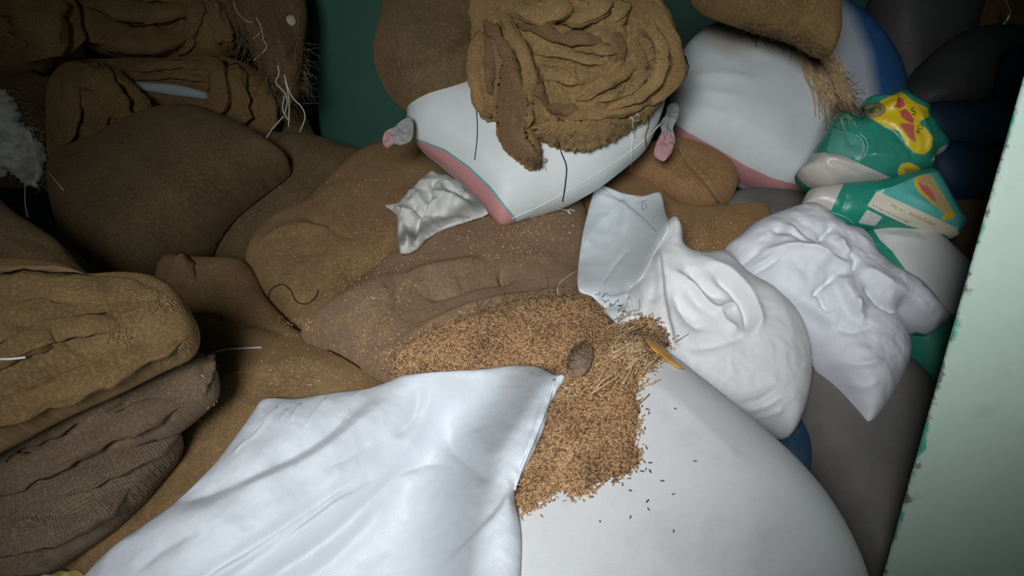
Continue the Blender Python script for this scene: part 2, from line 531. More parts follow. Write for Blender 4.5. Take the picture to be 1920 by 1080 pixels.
# ------------------------------------------------------------------ room shell
def box(name, lo, hi, mat, parent=None, loc=(0, 0, 0), rz=0.0, bevel=0.0):
    lo, hi = np.array(lo, float), np.array(hi, float)
    V = [[(lo, hi)[i][0], (lo, hi)[j][1], (lo, hi)[k][2]] for i in (0, 1) for j in (0, 1) for k in (0, 1)]
    Fc = [(0, 1, 3, 2), (4, 6, 7, 5), (0, 4, 5, 1), (2, 3, 7, 6), (0, 2, 6, 4), (1, 5, 7, 3)]
    o = mesh_obj(name, V, Fc, mat, parent, smooth=False)
    o.location = loc; o.rotation_euler = (0, 0, rz)
    if bevel:
        md = o.modifiers.new('bevel', 'BEVEL'); md.width = bevel; md.segments = 3
    return o
M_FLOOR = painted_wall('concrete_floor', (0.13, 0.12, 0.10), (0.1, 0.1, 0.1), rough=0.9)
M_WALL = painted_wall('dark_green_wall', (0.035, 0.12, 0.085), (0.05, 0.2, 0.15))
M_CEIL = painted_wall('sooty_ceiling', (0.10, 0.10, 0.09), (0.1, 0.1, 0.1), rough=0.9)
M_PILLAR = painted_wall('green_pillar', (0.022, 0.125, 0.080), (0.05, 0.2, 0.15))
M_JAMB = painted_wall('pale_green_jamb', (0.58, 0.74, 0.63), (0.06, 0.42, 0.30), chip=1.0)
st = lambda o: tag(o, kind='structure')
st(box('floor', (-2.2, -1.2, -0.1), (2.6, 3.8, 0.0), M_FLOOR))
st(box('ceiling', (-2.2, -1.2, 2.5), (2.6, 3.8, 2.6), M_CEIL))
st(box('wall_back', (-2.2, 3.7, 0), (2.6, 3.8, 2.5), M_WALL))
st(box('wall_left', (-2.2, -1.2, 0), (-2.1, 3.8, 2.5), M_WALL))
st(box('wall_right', (2.5, -1.2, 0), (2.6, 3.8, 2.5), M_WALL))
st(box('wall_front_left', (-2.2, -1.2, 0), (-0.75, -1.1, 2.5), M_WALL))
st(box('wall_front_right', (0.65, -1.2, 0), (2.6, -1.1, 2.5), M_WALL))
st(box('lintel_and_shade_bar', (-0.75, -1.2, 2.3), (0.65, -1.1, 2.5), M_WALL))
# green pillar rising out of the pile on the left
pl = at_y((588, 150), 2.75); pr = at_y((770, 150), 2.75)
pil = st(box('wall_pillar', (0, 0, 0), (pr[0] - pl[0], 0.35, 2.5), M_PILLAR, loc=(pl[0], 2.75, 0), bevel=0.01))
# pale green door jamb close on the right, turned towards the doorway
jx, jy = 0.634, 0.95
jamb = st(box('wall_jamb', (0, 0, 0), (0.235, 0.14, 2.5), M_JAMB, loc=(jx, jy, 0), rz=math.radians(-35), bevel=0.006))

# added slab behind the viewer, outside the frame, shaped to shade the lower right
pv = [(-0.14, 0.0), (1.6, 0.0), (1.6, 1.44), (0.20, 1.44), (0.10, 1.36), (0.06, 1.26), (0.02, 1.235), (-0.04, 1.235), (-0.14, 1.20)]
NP = len(pv)
PV = [(x, y, z) for y in (-0.21, -0.15) for x, z in pv]
st(box('lintel_and_shade_bar', (-0.50, -0.34, 1.71), (1.6, -0.28, 2.5), M_WALL))  # added unseen bar, hung low to dim the high and far sacks
st(box('added_shade_pier', (-2.1, -0.32, 0), (-0.53, -0.22, 2.5), M_WALL))  # added unseen pier, keeps daylight off the left side
st(mesh_obj('added_shade_slab', PV, [tuple(range(NP)), tuple(range(2 * NP - 1, NP - 1, -1))] + [(i, i + NP, (i + 1) % NP + NP, (i + 1) % NP) for i in range(NP)], M_WALL, smooth=False))
# ================================================================== THE SACKS (far to near)
def sack(label, cat, *a, group=None, **k):
    if a[0] == 'jute_sack':
        k.setdefault('wrinkle', 0.007); k.setdefault('wscale', 9); k.setdefault('waniso', 1.8); k.setdefault('wdir', 30); k.setdefault('lump', 0.022); k.setdefault('fk', 1.5)
        if k.get('hpx', 7.0) >= 5: k['hpx'] = 4.6
    return tag(puff(*a, **k), label, cat, group)

# --- dark store on the right
q1 = sack('charcoal plastic sack standing tall at the dark back right', 'sack', 'plastic_sack',
     [(1640, 60), (1660, -30), (1720, -80), (1800, -60), (1828, 0), (1815, 60), (1790, 110), (1740, 170), (1690, 200), (1655, 150)], 3.1, M_CHAR, elev=15, az=10, T=0.14, Tb=0.2, seed=1, hpx=10)
q2 = sack('rounded dark sack in front of the tall charcoal sack', 'sack', 'plastic_sack',
     [(1690, 180), (1720, 140), (1760, 90), (1810, 58), (1870, 50), (1912, 75), (1945, 140), (1930, 200), (1800, 220), (1700, 215)], 2.85, M_CHAR, elev=25, az=10, T=0.16, Tb=0.2, seed=2, hpx=10,
     )
q2b = sack('deep blue sack beside the pale green jamb in the dark', 'sack', 'plastic_sack',
     [(1890, 110), (1915, 80), (1960, 90), (2000, 160), (1980, 240), (1900, 230), (1885, 170)], 2.7, M_BLUE, elev=25, az=10, T=0.10, Tb=0.2, seed=2.5, hpx=10)
q3 = sack('dark sack lying under the rounded dark sack', 'sack', 'plastic_sack',
     [(1690, 215), (1740, 196), (1820, 192), (1920, 190), (1960, 240), (1900, 300), (1800, 305), (1710, 280)], 2.6, M_NAVY, elev=30, az=10, T=0.13, Tb=0.2, seed=3, hpx=10)
q4 = sack('navy sack lying lowest behind the green printed bags', 'sack', 'plastic_sack',
     [(1700, 290), (1760, 270), (1850, 285), (1930, 285), (1950, 340), (1900, 410), (1810, 400), (1730, 370)], 2.4, M_NAVY, elev=35, az=10, T=0.13, Tb=0.2, seed=4, hpx=10)
q5 = sack('small brown jute sack end glimpsed right of the green bags', 'sack', 'jute_sack',
     [(1760, 390), (1800, 384), (1880, 388), (1960, 420), (1950, 520), (1850, 520), (1780, 480)], 2.05, M_JUTE, elev=50, az=5, T=0.10, Tb=0.25, seed=5, hpx=9)
q6 = sack('brown jute sack high in the top right corner', 'sack', 'jute_sack',
     [(1815, 60), (1825, 20), (1850, -20), (1920, -40), (1980, 0), (1970, 90), (1900, 85)], 3.3, M_JUTE_R, elev=20, T=0.12, Tb=0.2, seed=6, hpx=9)
hk = strand('metal_hook', [(1882, -8), (1886, 8), (1893, 22), (1889, 36), (1880, 47)], plain('steel', (0.85, 0.85, 0.82), 0.25, 0.05, metal=0.9), rad=0.006, Y=2.8, n=16, sides=8)
tag(hk, 'shiny bent metal hook in the top right corner', 'hook')

# --- blue and white sack behind
blu = sack('white sack with a blue end behind the frayed jute', 'sack', 'plastic_sack',
     [(1440, 60), (1480, 10), (1560, 8), (1610, 40), (1650, 85), (1680, 140), (1692, 200), (1680, 260), (1600, 300), (1500, 260), (1450, 180)], 2.45,
     poly('white_blue_sack', (0.52, 0.57, 0.62), [(0.03, 0.13, 0.33)], rough=0.5, dirt=0.06, soft=14), elev=35, az=10, T=0.14, Tb=0.22, seed=7,
     prints=[[(1560, -20), (1600, 30), (1630, 100), (1642, 180), (1648, 320), (1800, 320), (1800, -20)]])

# --- white striped sacks
PINK = (0.64, 0.30, 0.30)
s2 = sack('full white sack with pink lower edge under the frayed jute', 'sack', 'striped_sack',
     [(1262, 150), (1280, 95), (1310, 65), (1345, 50), (1400, 52), (1450, 66), (1500, 100), (1535, 150), (1556, 205), (1560, 260), (1545, 320), (1515, 366), (1490, 372), (1440, 358), (1390, 335), (1330, 298), (1280, 270), (1262, 235)], 2.2,
     poly('white_pink_sack', (0.80, 0.85, 0.86), [PINK, (0.36, 0.31, 0.22)], rough=0.5, dirt=0.07, bump=0.2, soft=[1.5, 22]), elev=38, az=5, T=0.15, Tb=0.2, seed=8, hpx=6,
     prints=[[(1255, 225), (1290, 248), (1340, 276), (1400, 312), (1450, 335), (1520, 352), (1540, 420), (1380, 420), (1250, 320)], [(1300, 20), (1320, 75), (1370, 95), (1420, 84), (1470, 100), (1520, 130), (1545, 175), (1580, 160), (1560, 40), (1440, 10)]],
     folds=[([(1275, 150), (1340, 140), (1420, 150)], 0.006, 9), ([(1270, 175), (1330, 172), (1400, 185)], 0.005, 8), ([(1268, 200), (1320, 205), (1380, 225)], 0.004, 8)],
     lump=0.015)
j10 = sack('reddish jute sack end bulging between the two striped sacks', 'sack', 'jute_sack',
     [(1140, 320), (1165, 295), (1200, 282), (1245, 268), (1290, 272), (1335, 290), (1368, 315), (1380, 345), (1368, 380), (1345, 400), (1310, 412), (1275, 402), (1235, 380), (1180, 350)], 2.05, M_JUTE_R,
     elev=35, az=-5, T=0.12, Tb=0.22, n=2.4, seed=9, hpx=6, folds=[([(1275, 285), (1290, 310), (1325, 350), (1345, 378)], -0.006, 4), ([(1283, 285), (1298, 308), (1333, 348), (1350, 376)], 0.005, 5)])
yb = sack('grey sack corner squeezed under the pink edged sack', 'sack', 'plastic_sack',
     [(1350, 385), (1380, 362), (1430, 358), (1490, 362), (1530, 370), (1530, 420), (1460, 430), (1400, 420), (1360, 405)], 2.05, M_GREY, elev=50, T=0.06, Tb=0.2, seed=10, hpx=6, wrinkle=0.012, wscale=14, waniso=3, wdir=10)
j11 = sack('grain dusted jute sack lying behind the pale sheet', 'sack', 'jute_sack',
     [(1080, 360), (1110, 340), (1150, 338), (1220, 360), (1290, 400), (1360, 402), (1430, 404), (1450, 440), (1400, 500), (1330, 540), (1220, 540), (1120, 480), (1080, 420)], 1.85, M_JUTE_R, elev=74, T=0.09, Tb=0.25, seed=11, hpx=7)

# --- jute sacks, middle and left
j4 = sack('narrow brown jute sack wedged behind the large dark one', 'sack', 'jute_sack',
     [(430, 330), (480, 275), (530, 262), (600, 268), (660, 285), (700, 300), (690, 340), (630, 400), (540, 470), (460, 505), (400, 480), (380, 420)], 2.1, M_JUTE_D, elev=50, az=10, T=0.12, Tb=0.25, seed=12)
j2 = sack('brown jute sack below the grey crumpled bag, black thread on it', 'sack', 'jute_sack',
     [(462, 490), (480, 455), (530, 415), (570, 395), (610, 360), (650, 320), (700, 288), (750, 275), (800, 290), (870, 340), (930, 390), (940, 430), (850, 480), (760, 540), (690, 600), (600, 640), (540, 610), (495, 565), (472, 525)], 1.80, M_JUTE, elev=68, az=5, T=0.12, Tb=0.25, seed=13,
     folds=[([(470, 480), (520, 445), (580, 425), (640, 430)], 0.018, 16), ([(500, 490), (560, 470), (640, 468)], -0.008, 14), ([(640, 520), (680, 500), (720, 490)], -0.012, 9),
            ([(560, 400), (600, 415), (660, 440), (740, 450)], -0.01, 14)], wrinkle=0.006, wscale=7)
j3 = sack('large smooth dark jute sack with pointed right corner', 'sack', 'jute_sack',
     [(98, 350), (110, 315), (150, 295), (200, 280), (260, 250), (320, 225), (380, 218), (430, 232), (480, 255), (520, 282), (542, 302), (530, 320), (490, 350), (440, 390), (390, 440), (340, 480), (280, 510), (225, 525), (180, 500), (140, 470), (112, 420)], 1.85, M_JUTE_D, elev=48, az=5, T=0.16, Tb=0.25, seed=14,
     bumps=[(300, 330, 120, 0.02)])

# --- rolled bundles stacked at the upper left
def bundle(label, outline, Y, seed, folds=(), mat=M_JUTE_Y, **k):
    kw = dict(fk=2.0, elev=25, az=8, T=0.10, Tb=0.16, wrinkle=0.006, wscale=10, waniso=2.5, hpx=3.6)
    kw.update(k)
    folds = [(f[0], f[1], f[2] * 1.6) + tuple(f[3:]) for f in folds]
    return sack(label, 'jute bundle', 'jute_bundle', outline, Y, mat, seed=seed, folds=folds, **kw)
t2 = bundle('long folded jute bundle along the top left, draped in swags',
     [(120, -20), (140, -50), (300, -60), (430, -50), (455, 0), (450, 60), (440, 95), (380, 108), (320, 112), (240, 108), (170, 92), (145, 70), (130, 30)], 2.35, 20,
     [([(135, -5), (180, 22), (240, 42), (300, 45), (350, 30)], -0.022, 7, 'r'), ([(140, 30), (190, 62), (260, 88), (330, 90)], -0.014, 6), ([(150, 8), (200, 40), (270, 66), (340, 62)], 0.014, 14),
      ([(350, 10), (345, 50), (338, 90)], -0.014, 5), ([(380, 5), (360, 50), (350, 80)], -0.010, 4), ([(392, 5), (415, 40), (430, 80)], -0.012, 5), ([(370, 20), (365, 60)], 0.012, 10)])
t1 = bundle('bulging rolled jute bundle in the top left corner',
     [(-60, -30), (0, -40), (60, -40), (110, -15), (132, 25), (145, 75), (138, 105), (100, 125), (40, 132), (-20, 135), (-70, 100)], 2.15, 21, [([(60, -20), (95, 20), (110, 70)], -0.006, 10)], T=0.13)
m1 = bundle('dark jute bundle under the top left corner bundle',
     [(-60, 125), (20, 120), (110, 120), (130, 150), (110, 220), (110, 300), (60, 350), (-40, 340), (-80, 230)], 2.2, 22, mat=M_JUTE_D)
m3 = bundle('folded jute bundle whose grey white lining shows as a stripe',
     [(150, 120), (220, 112), (320, 108), (420, 108), (480, 130), (515, 170), (525, 220), (510, 260), (440, 262), (360, 258), (280, 250), (200, 230), (150, 180)], 2.3, 23,
     [([(230, 135), (300, 128), (390, 130)], 0.012, 7), ([(250, 150), (320, 146), (395, 160)], -0.012, 5), ([(265, 185), (330, 200), (392, 215)], -0.02, 12), ([(396, 120), (400, 170), (392, 225)], 0.022, 7, 'S', 60),
      ([(432, 130), (436, 180), (428, 230)], -0.010, 5), ([(460, 150), (475, 200), (480, 240)], -0.008, 7)])
wst = puff('lining_strip', [(243, 156), (262, 153), (300, 156), (340, 160), (394, 176), (396, 187), (340, 182), (290, 174), (252, 170)], 2.2, poly('grey_white_lining', (0.42, 0.47, 0.50), dirt=0.05), elev=25, T=0.012, Tb=0.004, drape=[m3], lift=0.004, parent=m3, hpx=4, lump=0)
m2 = bundle('knotted jute bundle end flaring beside the dark corner',
     [(98, 165), (120, 130), (150, 118), (200, 125), (235, 150), (262, 185), (292, 225), (270, 250), (230, 265), (180, 285), (130, 310), (98, 300), (95, 230)], 2.1, 24,
     [([(140, 140), (155, 180), (165, 240)], -0.010, 6), ([(150, 135), (180, 170), (200, 215)], -0.012, 6), ([(170, 130), (210, 165), (240, 220)], 0.010, 9), ([(125, 150), (135, 200), (135, 270)], 0.008, 9), ([(150, 240), (200, 232), (250, 228)], -0.007, 8)])
fr = bundle('frayed dark jute tail hanging beside the green pillar',
     [(432, -30), (500, -50), (560, -40), (576, 20), (572, 70), (565, 130), (558, 185), (540, 195), (522, 170), (500, 140), (470, 100), (448, 50)], 2.3, 25,
     [([(470, 0), (490, 50), (520, 110), (535, 160)], -0.012, 5), ([(500, 0), (520, 60), (540, 130)], 0.010, 7), ([(540, 0), (550, 60), (552, 130)], -0.008, 6)], mat=jute('jute_frayed', (0.14, 0.085, 0.045), (0.22, 0.14, 0.07)), T=0.07, wrinkle=0.010, wscale=24, waniso=4, wdir=70)
low = bundle('dark jute sack sagging under the frayed tail by the pillar',
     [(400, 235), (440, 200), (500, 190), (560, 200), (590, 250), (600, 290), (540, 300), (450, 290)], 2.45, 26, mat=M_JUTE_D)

# --- the foreground jute
j5 = sack('broad ribbed jute sack lying under the front white bag', 'sack', 'jute_sack',
     [(300, 515), (325, 492), (400, 500), (470, 505), (500, 560), (535, 600), (570, 632), (640, 655), (700, 680), (770, 700), (840, 760), (820, 860), (700, 1000), (520, 1130), (350, 1180), (180, 1140), (120, 1040), (200, 930), (260, 800), (290, 680), (290, 580)], 1.28, M_JUTE, elev=66, az=-5, T=0.13, Tb=0.25, R=0.2, seed=15, uvrot=20,
     folds=[([(400, 730), (460, 700), (560, 690), (660, 700)], 0.010, 30), ([(310, 560), (400, 590), (500, 610), (560, 640)], -0.010, 14)], wrinkle=0.005)
j1 = sack('torn jute sack in the middle spilling grain', 'sack', 'jute_sack',
     [(566, 632), (600, 600), (640, 565), (690, 530), (730, 500), (780, 480), (850, 440), (920, 412), (1000, 396), (1060, 388), (1095, 395), (1110, 450), (1100, 520), (1130, 560), (1170, 610), (1180, 680), (1130, 740), (1000, 760), (850, 740), (720, 715), (640, 670)], 1.44, M_JUTE_T, elev=77, az=3, T=0.11, Tb=0.22, seed=16, hpx=6,
     folds=[([(640, 640), (660, 600), (720, 555), (770, 530)], 0.012, 22), ([(770, 560), (775, 530), (810, 510), (860, 500), (920, 495)], 0.018, 16), ([(780, 545), (820, 545), (900, 530), (980, 515)], -0.014, 10),
            ([(855, 530), (890, 510), (905, 495)], -0.012, 6), ([(932, 510), (945, 512), (948, 525)], -0.030, 6), ([(740, 640), (820, 605), (900, 580), (1000, 556), (1090, 550)], 0.010, 10), ([(720, 560), (745, 535), (740, 590)], -0.010, 9),
            ([(960, 490), (1000, 480), (1050, 490)], 0.008, 12), ([(620, 640), (700, 640), (760, 620)], -0.008, 12)], wrinkle=0.006, wscale=10)

# --- white sacks on the right and what lies under them
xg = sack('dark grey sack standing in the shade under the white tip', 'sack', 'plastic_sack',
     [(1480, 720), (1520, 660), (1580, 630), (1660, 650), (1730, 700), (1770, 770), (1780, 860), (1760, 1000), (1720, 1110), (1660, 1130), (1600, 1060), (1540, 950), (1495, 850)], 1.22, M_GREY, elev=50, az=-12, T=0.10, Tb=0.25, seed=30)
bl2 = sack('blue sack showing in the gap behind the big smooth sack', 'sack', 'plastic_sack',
     [(1380, 790), (1430, 770), (1475, 775), (1505, 795), (1520, 840), (1515, 890), (1470, 890), (1410, 860)], 1.27, poly('shaded_blue_sack', (0.015, 0.055, 0.11), dirt=0.1), elev=60, az=-10, T=0.04, Tb=0.25, seed=31)  # blue base colour darkened to carry the shade in the gap
GREEN = (0.015, 0.25, 0.16)
b3 = sack('white bag with a green band leaning on the pale jamb', 'bag', 'printed_bag',
     [(1600, 440), (1615, 428), (1650, 420), (1700, 422), (1735, 428), (1762, 450), (1790, 476), (1818, 505), (1825, 560), (1800, 620), (1790, 680), (1760, 740), (1720, 735), (1690, 690), (1670, 620), (1640, 540), (1610, 480)], 1.52,
     poly('white_green_band', (0.66, 0.66, 0.64), [GREEN, GREEN], rough=0.5, dirt=0.05, crease=0.3, soft=1.0), elev=40, az=-12, T=0.09, Tb=0.18, seed=32, hpx=4, prints=[[(1600, 440), (1618, 428), (1634, 424), (1650, 450), (1672, 470), (1690, 495), (1712, 525), (1738, 556), (1720, 560), (1680, 545), (1640, 500)],
             [(1640, 580), (1700, 580), (1800, 590), (1830, 600), (1800, 780), (1640, 780)]],
     folds=[([(1640, 440), (1690, 445), (1740, 450)], 0.006, 6), ([(1640, 455), (1680, 470)], -0.006, 5), ([(1660, 435), (1700, 430), (1740, 440)], -0.004, 4)])
b2 = sack('green printed bag with cream text strip, under another green bag', 'bag', 'printed_bag',
     [(1500, 392), (1508, 372), (1518, 358), (1560, 350), (1640, 344), (1680, 334), (1712, 326), (1742, 320), (1756, 335), (1775, 368), (1792, 396), (1808, 420), (1800, 434), (1788, 446), (1740, 438), (1690, 432), (1640, 430), (1600, 428), (1570, 425), (1545, 412), (1520, 400)], 1.62,
     poly('green_print_low', (0.02, 0.30, 0.21), [(0.60, 0.56, 0.50), (0.12, 0.52, 0.47), (0.78, 0.74, 0.58), (0.66, 0.66, 0.64), (0.80, 0.56, 0.08), (0.62, 0.42, 0.20), (0.66, 0.16, 0.13), (0.80, 0.54, 0.04)], rough=0.32, dirt=0.02, bump=0.12, crease=0.5, spec=0.5, soft=0.9), elev=42, az=-8, T=0.06, Tb=0.12, seed=33, hpx=3.2,
     prints=[[(1490, 400), (1505, 345), (1582, 345), (1572, 365), (1556, 400), (1530, 410)], [(1642, 357), (1668, 352), (1720, 330), (1760, 320), (1830, 430), (1800, 432), (1700, 388)],
             [(1644, 358), (1626, 386), (1662, 404), (1700, 422), (1740, 434), (1780, 448), (1800, 440), (1795, 428), (1740, 402)], [(1626, 393), (1655, 407), (1640, 424), (1609, 418)],
             [(1712, 336), (1722, 330), (1744, 326), (1768, 366), (1792, 404), (1786, 410), (1767, 414), (1764, 408), (1772, 400), (1750, 384), (1724, 362), (1716, 350)],
             [(1722, 334), (1742, 328), (1762, 360), (1780, 392), (1774, 402), (1750, 378), (1728, 358)],
             [(1720, 340), (1730, 345), (1740, 350), (1750, 362), (1757, 382), (1745, 372), (1728, 356)],
             [(1778, 388), (1784, 394), (1790, 405), (1784, 410), (1767, 413), (1766, 408), (1780, 402)]],
     folds=[([(1645, 358), (1680, 352), (1700, 340)], 0.008, 5), ([(1690, 360), (1720, 375), (1760, 400)], 0.004, 8), ([(1590, 360), (1580, 390), (1560, 405)], -0.004, 6)])
b1 = sack('green printed bag with yellow emblem on top of the bag heap', 'bag', 'printed_bag',
     [(1496, 322), (1512, 304), (1520, 290), (1545, 252), (1568, 214), (1585, 215), (1600, 225), (1625, 214), (1620, 190), (1640, 183), (1660, 182), (1690, 175), (1704, 188), (1738, 206), (1738, 222), (1748, 236), (1774, 272), (1768, 286), (1747, 300), (1746, 316), (1715, 326), (1680, 338), (1640, 346), (1560, 354), (1520, 346)], 1.72,
     poly('green_print_top', (0.03, 0.30, 0.21), [(0.10, 0.36, 0.28), (0.62, 0.58, 0.53), (0.80, 0.58, 0.02), (0.60, 0.11, 0.09), (0.60, 0.11, 0.09), (0.62, 0.14, 0.11), (0.82, 0.60, 0.06), (0.60, 0.30, 0.10), (0.75, 0.75, 0.72)], rough=0.32, dirt=0.03, bump=0.12, crease=0.7, spec=0.5, soft=0.9), elev=35, az=-8, T=0.08, Tb=0.14, seed=34, hpx=3.2,
     prints=[[(1560, 240), (1600, 250), (1625, 275), (1620, 300), (1580, 295), (1550, 285)], [(1516, 289), (1545, 286), (1580, 292), (1625, 312), (1678, 337), (1640, 350), (1560, 360), (1515, 352), (1490, 325)],
             [(1630, 220), (1640, 205), (1652, 188), (1690, 172), (1716, 192), (1738, 202), (1742, 218), (1722, 229), (1736, 240), (1750, 258), (1748, 278), (1732, 290), (1712, 286), (1696, 266), (1686, 246), (1660, 238)],
             [(1672, 200), (1682, 192), (1684, 180), (1694, 186), (1698, 198), (1688, 203)], [(1687, 208), (1698, 203), (1706, 212), (1714, 224), (1712, 233), (1700, 226), (1690, 220)],
             [(1685, 231), (1702, 231), (1714, 234), (1714, 248), (1718, 268), (1704, 258)],
             [(1683, 318), (1690, 307), (1704, 304), (1722, 312), (1730, 322), (1706, 332), (1686, 334)], [(1692, 318), (1704, 314), (1720, 324), (1706, 330)], [(1760, 280), (1776, 270), (1772, 290), (1745, 303)]],
     folds=[([(1520, 292), (1560, 292), (1620, 312), (1676, 338)], 0.012, 7, 's', 40), ([(1575, 225), (1590, 250), (1600, 280)], -0.006, 8), ([(1545, 300), (1580, 315), (1620, 330)], -0.006, 4), ([(1540, 315), (1570, 335)], -0.005, 4),
            ([(1640, 228), (1680, 246), (1720, 300)], -0.008, 6), ([(1630, 215), (1660, 200), (1690, 190)], 0.014, 12), ([(1722, 200), (1745, 260), (1735, 300)], 0.008, 8), ([(1600, 300), (1640, 290), (1690, 300)], 0.006, 9)], crumple=0.003, cscale=14)
s4 = sack('white tied bag with twisted neck and pointed bottom corner', 'sack', 'tied_sack',
     [(1356, 474), (1380, 450), (1410, 425), (1445, 410), (1480, 398), (1505, 390), (1532, 396), (1552, 410), (1572, 430), (1600, 436), (1625, 455), (1640, 485), (1660, 505), (1690, 518), (1720, 540), (1750, 575), (1773, 602), (1760, 615), (1738, 627), (1705, 612), (1672, 588), (1682, 612), (1696, 640), (1701, 665), (1695, 692), (1672, 740), (1642, 785), (1622, 808), (1605, 813), (1594, 792), (1560, 742), (1520, 692), (1500, 640), (1470, 620), (1430, 600), (1380, 540)], 1.36,
     M_COTTON, elev=45, az=-8, T=0.12, Tb=0.18, n=2.0, hpx=3.6, seed=35, center=(1560, 620), edge=0.18, fk=1.5,
     folds=[([(1518, 562), (1534, 544), (1568, 514)], -0.016, 5), ([(1566, 514), (1578, 550), (1604, 600)], 0.020, 6, 'S', 40), ([(1534, 545), (1540, 575), (1556, 590)], -0.010, 5),
            ([(1420, 474), (1507, 467), (1568, 489), (1604, 499)], 0.012, 7), ([(1395, 521), (1434, 501), (1464, 482)], -0.009, 5), ([(1385, 500), (1410, 480), (1430, 465)], -0.008, 5), ([(1400, 512), (1440, 488), (1480, 475)], 0.006, 5),
            ([(1473, 412), (1507, 443), (1572, 487)], 0.014, 5, 's', 50), ([(1535, 452), (1552, 432), (1565, 425)], -0.010, 5), ([(1618, 532), (1646, 560), (1690, 588)], -0.022, 7), ([(1600, 500), (1650, 520), (1700, 560), (1750, 600)], 0.014, 14),
            ([(1404, 528), (1465, 558), (1520, 592), (1580, 626)], 0.016, 8, 'S', 60), ([(1440, 430), (1480, 440), (1520, 460)], -0.008, 7), ([(1590, 470), (1605, 490), (1600, 510)], -0.012, 6), ([(1575, 440), (1590, 470), (1612, 490)], 0.010, 7),
            ([(1560, 600), (1590, 625), (1640, 610)], -0.006, 6), ([(1540, 680), (1600, 690), (1660, 675)], 0.005, 8), ([(1560, 720), (1610, 730), (1650, 715)], 0.004, 8), ([(1600, 560), (1610, 590), (1625, 600)], 0.010, 7)],
     crumple=0.0035, cscale=16, wrinkle=0.008, wscale=18, waniso=4, wdir=-35, bumps=[(1600, 680, 70, 0.03)])
s3 = sack('round white sack with its open mouth folded inwards', 'sack', 'open_sack',
     [(1150, 600), (1172, 550), (1200, 505), (1222, 472), (1238, 432), (1258, 413), (1274, 440), (1278, 474), (1300, 482), (1345, 478), (1368, 495), (1386, 515), (1430, 545), (1470, 580), (1492, 610), (1505, 650), (1511, 690), (1506, 740), (1492, 790), (1470, 824), (1430, 810), (1380, 800), (1300, 800), (1200, 770), (1140, 690)], 1.28,
     M_COTTON_D, elev=45, az=5, T=0.13, Tb=0.2, n=2.0, hpx=3.6, seed=36, center=(1370, 640), edge=0.18, fk=0.95,
     bumps=[(1330, 560, 75, -0.022, 55)],
     folds=[([(1335, 505), (1376, 535), (1402, 575), (1405, 608), (1390, 626)], -0.030, 8), ([(1310, 484), (1370, 505), (1412, 552), (1426, 600), (1404, 636)], 0.013, 9), ([(1255, 500), (1300, 528), (1330, 560), (1350, 575), (1378, 566), (1394, 590)], 0.019, 7), ([(1350, 575), (1364, 602), (1388, 620)], 0.012, 6),
            ([(1290, 498), (1330, 538), (1362, 556)], -0.014, 7), ([(1262, 545), (1290, 578), (1320, 602)], -0.010, 8),
            ([(1232, 440), (1240, 500), (1248, 560), (1262, 628), (1280, 660)], 0.030, 7, 's', 40), ([(1290, 655), (1350, 645), (1410, 622)], -0.008, 7), ([(1270, 560), (1300, 600), (1330, 615)], -0.012, 9), ([(1285, 490), (1300, 540), (1330, 580)], -0.008, 8),
            ([(1395, 772), (1430, 765), (1465, 745)], 0.006, 4), ([(1405, 788), (1440, 780), (1470, 768)], 0.006, 4), ([(1380, 760), (1420, 750), (1455, 728)], -0.004, 4), ([(1215, 480), (1225, 530), (1220, 580)], -0.010, 8), ([(1195, 520), (1205, 560), (1195, 600)], 0.006, 6)],
     crumple=0.0035, cscale=10)
sheet = puff('sack_mouth', [(1085, 545), (1084, 500), (1092, 440), (1108, 375), (1118, 352), (1135, 350), (1165, 362), (1205, 368), (1238, 362), (1248, 400), (1256, 428), (1240, 455), (1225, 480), (1205, 520), (1180, 545), (1190, 600), (1160, 608), (1130, 580), (1110, 556)], 1.55,
     M_SHEET, elev=50, az=0, T=0.012, Tb=0.003, drape=[j1, j11, s3], dsmooth=400, lift=0.010, parent=s3, hpx=4, edge=0.1, R=0.03,
     folds=[([(1115, 355), (1180, 390), (1220, 430)], 0.006, 3, 's', 18), ([(1135, 530), (1160, 490), (1185, 465)], -0.006, 3), ([(1165, 440), (1170, 400), (1165, 370)], 0.010, 10), ([(1090, 470), (1120, 420), (1150, 400)], 0.008, 10),
            ([(1120, 555), (1150, 560), (1180, 550)], 0.008, 4), ([(1125, 575), (1160, 570), (1185, 572)], -0.008, 4), ([(1130, 585), (1165, 588)], 0.008, 4)], crumple=0.002, cscale=12, lump=0.004)

# --- big smooth sack in front
w2 = sack('big smooth off-white sack in the foreground under the spilt grain', 'sack', 'smooth_sack',
     [(1000, 760), (1060, 690), (1130, 655), (1200, 650), (1255, 672), (1320, 722), (1405, 790), (1485, 862), (1545, 930), (1588, 1000), (1620, 1075), (1635, 1160), (1600, 1300), (1400, 1400), (1150, 1420), (950, 1330), (880, 1150), (920, 900)], 0.86, M_SMOOTH, elev=60, az=-5, T=0.13, Tb=0.25, R=0.24, seed=40, center=(1230, 950), hpx=8, lump=0.006,
     folds=[([(1200, 700), (1300, 780), (1420, 900)], 0.003, 20)])
